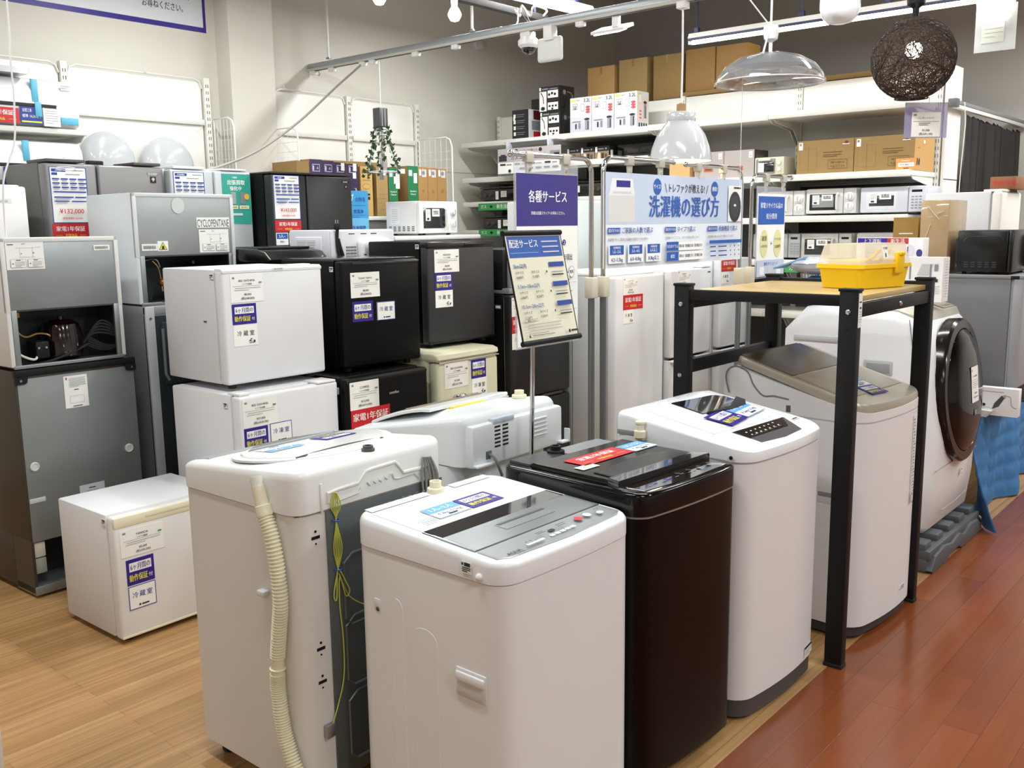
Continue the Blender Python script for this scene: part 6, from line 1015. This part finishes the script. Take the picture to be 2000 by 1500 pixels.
# big store sign high on the left wall
W, H = 2.6, .75; it = [('r', 0, 0, W, H, M('#33208c', .45)), ('r', .02, .03, W-.04, H-.05, M('#e6e8ee', .5)), T_('詳細は店舗スタッフへ', W-.29, .195, .052, ink, .36), T_('お尋ねください。', W-.29, .125, .052, ink, .27), T_('お買上げから購入1週間まで', W-1.1, .2, .05, ink, .9)]
flat('wall_sign', 'large white sign with violet border high on the left wall', 'sign', -5.545, 3.535-W, 2.735, W, H, paper, it, t_=.02)
t = T('alarm_sounder', 'round white alarm sounder on the left wall under the track', 'alarm', -5.47, 6.03, 2.94, 0, .12, .08); t.part('base', G().lathe([(.055, -.08), (.06, -.06), (.055, -.045)], (0, .06, .07), white2, 22, 'x')); t.part('dome', G().lathe([(.045, -.05), (.042, -.02), (.03, -.002), (.002, 0)], (.0, .06, .055), M('#c6c4be', .3), 20, 'x'))
# ---------------------------------------------------------------- lights in view
lamp = M('#fff6ea', .3, emit=10, name='lit_tube'); bulbm = M('#fff1dd', .3, emit=22, name='lit_bulb'); navy = M('#23224a', .5, name='navy_metal')
def strip(label, x0, y0, x1, y1, z, rods):
    L = math.hypot(x1-x0, y1-y0); a = math.atan2(y1-y0, x1-x0)-math.pi/2; nx, ny = math.cos(a), math.sin(a)
    t = T('strip_light', label, 'light', x0+nx*.04, y0+ny*.04, z, a, L, .08); t.part('housing', G().prism([(-.075, .03), (-.005, .03), (-.02, .065), (-.06, .065)], 'y', 0, L, M('#d9d6d0', .4), .003)); t.part('edge_rail', G().box(-.012, -.004, 0, L, .018, .034, navy, .002)); t.part('tube', G().tube([(-.042, .02, .012), (-.042, L-.02, .012)], .014, lamp, 12)); t.part('end_socket', G().box(-.06, -.025, -.005, .02, .0, .03, white, .003)); t.part('end_socket', G().box(-.06, -.025, L-.02, L+.005, .0, .03, white, .003))
    for q in rods: t.part('hanger', G().rod((-.04, q, .06), (-.04, q, 3.75-z), .006, navy, 8).box(-.055, -.025, q-.015, q+.015, .06, .10, navy, .003))
    return t
strip('long lit fluorescent strip over the back shelving', -3.27, 5.63, -1.45, 5.67, 2.645, (.05, .75, 1.25)); strip('second lit fluorescent strip over the curtain corner, continuing the long one', -1.43, 5.67, -.1, 5.70, 2.645, (.1, 1.0)); strip('lit fluorescent strip hanging above the lamp track', -3.64, 5.05, -3.70, 4.0, 2.78, (.15, .9))
one('ceiling_rail', 'dark ceiling rail beside the upper strip light', 'rail', G().box(-3.99, -3.94, 3.4, 5.0, 2.79, 2.83, M('#3a3838', .6), .003).rod((-3.965, 4.9, 2.82), (-3.965, 4.9, 3.75), .006, navy, 8).rod((-3.965, 3.5, 2.82), (-3.965, 3.5, 3.75), .006, navy, 8))
one('cable_bundle', 'messy white cable bundle tied above the lamp track', 'cable', G().tube(dense([(-3.9, 4.62, 2.80), (-3.84, 4.60, 2.75), (-3.80, 4.57, 2.80), (-3.76, 4.60, 2.74), (-3.70, 4.56, 2.78), (-3.62, 4.58, 2.75), (-3.58, 4.5, 2.70)], 5), .006, white, 6).tube(dense([(-3.86, 4.60, 2.80), (-3.82, 4.55, 2.70), (-3.80, 4.45, 2.66), (-3.79, 4.36, 2.645)], 5), .005, white, 6).tube(dense([(-3.84, 4.62, 2.82), (-3.80, 4.64, 2.72), (-3.77, 4.6, 2.70), (-3.80, 4.56, 2.76)], 5), .004, M('#6b6b6e', .5), 6))
t = T('lamp_track', 'white ceiling lamp track hanging across the shop', 'lamp track', -5.54, 4.305, 2.60, D90, 3.9, .05)
t.part('rail', G().box(-.045, -.012, 0, 3.9, .0, .036, M('#a3a8ae', .35, .5), .004)); t.part('lower_lip', G().box(-.05, -.006, 0, 3.9, -.013, .002, M('#c5c3bb', .4), .003)); t.part('slot', G().box(-.035, -.02, .01, 3.89, -.0155, -.01, slot))
for q in (.21, 1.55, 2.9): t.part('hanger', G().rod((-.03, q, .05), (-.03, q, 1.15), .009, white, 10).lathe([(.018, .048), (.016, .058)], (-.03, q, 0), steel, 12))
for q in (.015, .22, .54, .64, 1.045, 1.39, 2.325): t.part('adapter', G().box(-.045, -.01, q, q+.05, -.038, -.012, white, .003))
t.part('hook', G().tube([(-.028, .10, -.014), (-.028, .10, -.03), (-.028, .112, -.04), (-.028, .10, -.05), (-.028, .09, -.045)], .003, steel, 6))
one('power_cable', 'grey cable sagging from the lamp track down to the pale silver fridge', 'cable', G().tube(dense([(-4.985, 4.33, 2.575), (-4.975, 4.24, 2.51), (-4.955, 4.08, 2.40), (-4.92, 3.75, 2.16), (-4.88, 3.42, 1.97), (-4.86, 3.16, 1.87), (-4.86, 3.02, 1.832)], 6), .007, M('#a9a59e', .5), 8))
t = T('security_camera', 'white dome security camera under the lamp track', 'camera', -3.63, 4.29, 2.47, D90, .12, .12); t.part('mount', G().box(-.09, -.03, .02, .09, .085, .118, white2, .004)); t.part('shell', G().lathe([(.045, .03), (.06, .045), (.06, .07), (.04, .09)], (-.06, .06, 0), white, 22)); t.part('lens_dome', G().ball((-.06, .06, .035), .042, M('#1b1b1d', .05, coat=1), 18), None, 'dark lens dome')
t = T('flood_light', 'white square flood light hanging under the track, seen from behind', 'light', -3.47, 4.28, 2.40, D90, .17, .06); t.part('panel', G().box(-.05, -.015, 0, .17, 0, .13, M('#d8dad9', .4), .018, 3)); t.part('mount', G().box(-.055, .0, .06, .12, .11, .187, white, .004))
t = T('flood_light', 'lit flood light tilted under the lamp track', 'light', -3.10, 4.30, 2.50, D90, .21, .10); t.part('panel', G().prism([(-.1, .035), (.0, .0), (.006, .012), (-.094, .052)], 'y', 0, .21, white, .003)); t.part('lens', G().prism([(-.09, .028), (-.012, .001), (-.013, -.004), (-.091, .022)], 'y', .01, .17, lamp)); t.part('mount', G().box(-.065, -.035, .11, .15, .03, .088, white, .004))
def bulb(label, x, y, z):
    t = T('hanging_bulb', label, 'light bulb', x+.035, y-.035, z-.03, 0, .07, .07); c = (-.035, .035, .03); t.part('glass', G().lathe([(.001, -.03), (.018, -.025), (.029, -.008), (.03, .005), (.022, .022), (.013, .035)], c, bulbm, 18)); t.part('socket', G().lathe([(.014, .035), (.016, .05), (.016, .085), (.007, .095)], c, white, 14)); t.part('cord', G().rod((-.035, .035, .12), (-.035, .035, 3.75-z+.03), .004, white, 6))
    l = bpy.data.lights.new('bulb_light', 'POINT'); l.energy = 4; l.color = (1, .93, .84); l.shadow_soft_size = .03; o = bpy.data.objects.new('bulb_light', l); C.objects.link(o); o.location = (x, y, z-.045)
bulb('bare glowing bulb hanging right of the track rod', -3.097, 3.25, 2.445); bulb('bare glowing bulb cut off by the top edge', -3.36, 3.037, 2.522)
# white dome pendant
sh = M('#c3c6c9', .14, name='white_glazed_shade', coat=.6); woodm = M('#a07f58', .5, name='turned_wood', var=.1)
t = T('pendant_lamp', 'white bell-shaped pendant lamp with a wooden collar, lit inside', 'lamp', -2.54+.16, 4.3-.16, 1.815, 0, .32, .32); c = (-.16, .16, 0)
t.part('shade', G().lathe([(.158, .0), (.157, .012), (.145, .065), (.12, .13), (.088, .175), (.072, .19), (.07, .195), (.072, .2), (.072, .232), (.066, .24), (.03, .244), (.03, .240), (.06, .234), (.066, .2), (.084, .172), (.115, .127), (.14, .063), (.152, .01), (.153, .0)], c, sh, 40, cap=(0, 0))); t.part('collar', G().lathe([(.022, .24), (.024, .245), (.024, .28), (.02, .284)], c, woodm, 20), None, 'wooden collar'); t.part('cord', G().tube([(-.16, .16, .28), (-.158, .161, .5), (-.16, .16, .745)], .005, white, 8)); t.part('ceiling_plug', G().box(-.185, -.135, .135, .185, .735, .77, white, .004)); t.part('bulb', G().ball((-.16, .16, .09), .03, M('#ffd9a0', .3, emit=14), 14))
l = bpy.data.lights.new('pendant_light', 'POINT'); l.energy = 8; l.color = (1, .72, .42); l.shadow_soft_size = .03; o = bpy.data.objects.new('pendant_light', l); C.objects.link(o); o.location = (-2.54, 4.3, 1.86)
# clear dish pendant
gl = M('#c9cbd0', .06, 0, trans=.85, alpha=.55, name='clear_acrylic'); sil2 = M('#a9abb0', .3, .5, name='silver_dish')
t = T('pendant_lamp', 'wide clear dish pendant lamp with a silver inner shade', 'lamp', -1.888+.23, 3.924-.23, 2.09, 0, .46, .46); c = (-.23, .23, 0)
t.part('dish', G().lathe([(.228, .0), (.232, .004), (.222, .03), (.19, .07), (.13, .105), (.06, .122), (.02, .126), (.02, .122), (.06, .118), (.128, .10), (.186, .066), (.217, .028), (.226, .0)], c, gl, 48, cap=(0, 0))); t.part('rim', G().tube([(-.23+.23*math.cos(q), .23+.23*math.sin(q), .002) for q in [2*math.pi*k/48 for k in range(48)]], .0035, M('#dcdcdc', .1, .3), 6, closed=True)); t.part('inner_shade', G().lathe([(.02, .115), (.08, .112), (.15, .085), (.185, .06), (.18, .058), (.10, .02), (.05, .012), (.02, .012)], c, sil2, 40), None, 'silver inner shade')
t.part('stem', G().rod((-.23, .23, .12), (-.23, .23, .185), .008, white, 10)); t.part('cord_ball', G().lathe([(.012, .17), (.028, .18), (.033, .21), (.03, .235), (.01, .24)], c, white, 22)); t.part('cord', G().rod((-.23, .23, .235), (-.23, .23, 1.66), .005, white, 8)); t.part('pull_cord', G().tube(dense([(-.235, .21, .22), (-.22, .17, .17), (-.19, .08, .10)], 5), .004, white, 6).tube([(-.235, .22, .24), (-.30, .12, .36), (-.36, .04, .5), (-.42, -.04, .75)], .003, white, 6))
t.part('tag_string', G().rod((-.30, .12, .03), (-.30, .12, -.44), .0012, white2, 5))
t = T('pendant_lamp', 'glossy white globe pendant lamp at the top edge', 'lamp', -2.11+.11, 5.2-.11, 2.545, 0, .22, .22); t.part('globe', G().lathe([(.02, .0), (.06, .008), (.09, .04), (.106, .085), (.105, .13), (.085, .175), (.05, .198), (.02, .2)], (-.11, .11, 0), M('#d5d5d6', .1, coat=.8), 32)); t.part('cord', G().rod((-.11, .11, .2), (-.11, .11, 1.205), .005, white, 8))
# woven sphere
rb = random.Random(11); g = G(); rm = M('#3a2d24', .7, name='dark_woven_paper_cord', var=.2); R0 = .165
for k in range(190):
    n_ = Vector((rb.gauss(0, 1), rb.gauss(0, 1), rb.gauss(0, 1))).normalized(); a = n_.orthogonal().normalized(); b_ = n_.cross(a); off = rb.uniform(-.75, .75)*R0; rr = math.sqrt(max(1e-4, R0*R0-off*off))*rb.uniform(.985, 1.01)
    pts = [tuple(Vector((-.17, .17, .17))+n_*off+a*rr*math.cos(q)+b_*rr*math.sin(q)) for q in [2*math.pi*j/26 for j in range(26)]]
    if min(p[2] for p in pts) < .005: pts = [p for p in pts if p[2] > .008]; g.tube(pts, .0017, rm, 3) if len(pts) > 3 else None
    else: g.tube(pts, .0017, rm, 3, closed=True)
t = T('pendant_lamp', 'dark brown woven ball pendant lamp with a glowing bulb', 'lamp', -1.383+.17, 4.198-.17, 1.993, 0, .34, .34); t.part('woven_shade', g); t.part('bottom_ring', G().tube([(-.17+.065*math.cos(q), .17+.065*math.sin(q), .012) for q in [2*math.pi*k/24 for k in range(24)]], .003, rm, 6, closed=True)); t.part('bulb', G().ball((-.17, .17, .205), .034, bulbm, 16), None, 'glowing bulb'); t.part('cord_grip', G().lathe([(.012, .325), (.014, .37), (.035, .385), (.038, .42), (.03, .44), (.008, .45)], (-.17, .17, 0), blackm, 18)); t.part('cord', G().rod((-.17, .17, .44), (-.17, .17, 1.757), .005, blackm, 8))
l = bpy.data.lights.new('woven_lamp_light', 'POINT'); l.energy = 3; l.color = (1, .93, .84); l.shadow_soft_size = .03; o = bpy.data.objects.new('woven_lamp_light', l); C.objects.link(o); o.location = (-1.383, 4.198, 2.16)
t = T('price_card', 'price card in a clear violet sleeve hanging under the woven lamp', 'price card', -1.40, 4.19, 1.845, -.8, .19, .01); W, H = .125, .10; it = [('r', .008, .085, .012, .008, grey_ink), T_('ペンダントライト', .062, .076, .009, ink, .07), ('r', .006, .062, .112, .001, ink), ('r', .03, .054, .05, .003, grey_ink), ('r', .03, .047, .04, .003, grey_ink), T_('¥1,000', .062, .027, .012, ink), T_('(税込¥1,100)', .062, .012, .011, ink, .06)]
t.part('card', G().card((-.004, .03, .005), Y, Z, W, H, paper, it, .001)); t.part('sleeve', G().box(-.0075, -.0045, 0, .185, 0, .145, M('#a7a4c8', .12, alpha=.55, name='violet_sleeve')), None, 'clear violet sleeve'); t.part('string', G().rod((-.003, .10, .14), (.0, .10, .165), .001, grey_ink, 5))
# lit lantern at the top right
t = T('pendant_lamp', 'brightly lit white glass lantern with a clear tag sleeve at the top right', 'lamp', -1.30-.085, 5.055-.085, 2.40, D90, .17, .17); t.part('glass_shade', G().lathe([(.03, .02), (.055, .03), (.08, .08), (.085, .13), (.083, .22), (.06, .26), (.02, .27)], (-.085, .085, 0), M('#fffaf2', .3, emit=5, name='lit_glass'), 26)); t.part('cord', G().rod((-.085, .085, .27), (-.085, .085, 1.35), .005, white, 8)); o = t.part('tag_sleeve', G().box(-.09, -.087, .0, .18, -.11, .10, M('#d7dad8', .1, alpha=.5, name='clear_tag_sleeve')), None, 'clear tag sleeve'); t.part('tag_card', G().card((-.086, .03, -.07), Y, Z, .10, .10, M('#cfd3c6', .5), lines(.01, .08, .08, 4, .018, grey_ink), .001), o)
# ivy lamp
t = T('pendant_lamp', 'glass bottle lamp in a wire frame wrapped with artificial ivy', 'lamp', -4.82+.1, 4.335-.1, 1.857, 0, .2, .2)
t.part('weight', G().box(-.135, -.065, .06, .13, .30, .42, M('#5c5e62', .35, .4), .004).box(-.066, -.062, .075, .08, .305, .415, M('#c9ccd0', .3, .5)).box(-.066, -.062, .1, .106, .305, .415, M('#c9ccd0', .3, .5)), None, 'ribbed grey block'); t.part('string', G().rod((-.1, .1, .42), (-.1, .1, .745), .0035, white, 6))
g = G()
for q in range(4):
    a = q*1.57+.6; g.tube([(-.1+.035*math.cos(a), .1+.035*math.sin(a), .29), (-.1+.04*math.cos(a), .1+.04*math.sin(a), .2), (-.1+.095*math.cos(a), .1+.095*math.sin(a), .04), (-.1+.095*math.cos(a), .1+.095*math.sin(a), .0)], .0035, white, 6)
for rr, zz in ((.036, .288), (.038, .25), (.095, .012)): g.tube([(-.1+rr*math.cos(a), .1+rr*math.sin(a), zz) for a in [k*.393 for k in range(16)]], .0035, white, 6, closed=True)
t.part('wire_frame', g); t.part('bottle', G().lathe([(.03, .02), (.032, .06), (.03, .10), (.012, .13), (.012, .18), (.018, .19), (.018, .26), (.01, .28)], (-.1, .1, 0), M('#c6bfba', .15, alpha=.7, name='smoked_bottle'), 16)); rb = random.Random(5); g = G(); iv = M('#2f4a2c', .5, name='ivy_leaf', var=.25, scale=60)
for q in range(6):
    a = q*1.05+.3
    for k in range(26):
        u = k/25; rr = .05+.065*u+rb.uniform(-.02, .02); zz = .30-.31*u+rb.uniform(-.01, .01); aa = a+rb.uniform(-.3, .3)
        c_ = Vector((-.1+rr*math.cos(aa), .1+rr*math.sin(aa), zz)); e1 = Vector((rb.gauss(0, 1), rb.gauss(0, 1), rb.gauss(0, 1))).normalized()*rb.uniform(.013, .021); e2 = e1.orthogonal().normalized()*rb.uniform(.010, .015); e3 = e1.cross(e2).normalized()*.003
        g.face([tuple(c_-e1), tuple(c_+e2+e3-e1*.3), tuple(c_+e1), tuple(c_-e2+e3-e1*.3)], iv)
    g.tube([(-.1+(.05+.065*u)*math.cos(a), .1+(.05+.065*u)*math.sin(a), .30-.31*u) for u in (0, .25, .5, .75, 1)], .0014, iv, 5)
t.part('ivy', g, None, 'trailing green ivy'); t.part('price_tag', G().card((-.0, .12, -.1), Y, Z, .035, .10, paper, lines(.006, .08, .024, 5, .014, grey_ink), .001)); t.part('price_tag', G().card((-.005, .15, -.0), Y, Z, .06, .03, paper, lines(.006, .02, .04, 2, .01, grey_ink), .001))
# white cord at the far left and the appliance corner at the lower left
one('hanging_rope', 'thin white cord hanging at the far left edge', 'cord', G().tube(dense([(-4.0, 1.685, 3.75), (-4.0, 1.68, 2.4), (-4.0, 1.672, 2.2), (-4.0, 1.672, 2.05), (-4.0, 1.668, 1.98), (-4.0, 1.655, 1.85), (-4.0, 1.60, 1.70), (-4.02, 1.597, 1.487)], 5), .004, white, 6))
t = fridge('white appliance, only its corner shows at the lower left edge', -2.67, .42, 0, 0, .50, .5, .45, fw, fw, .05)
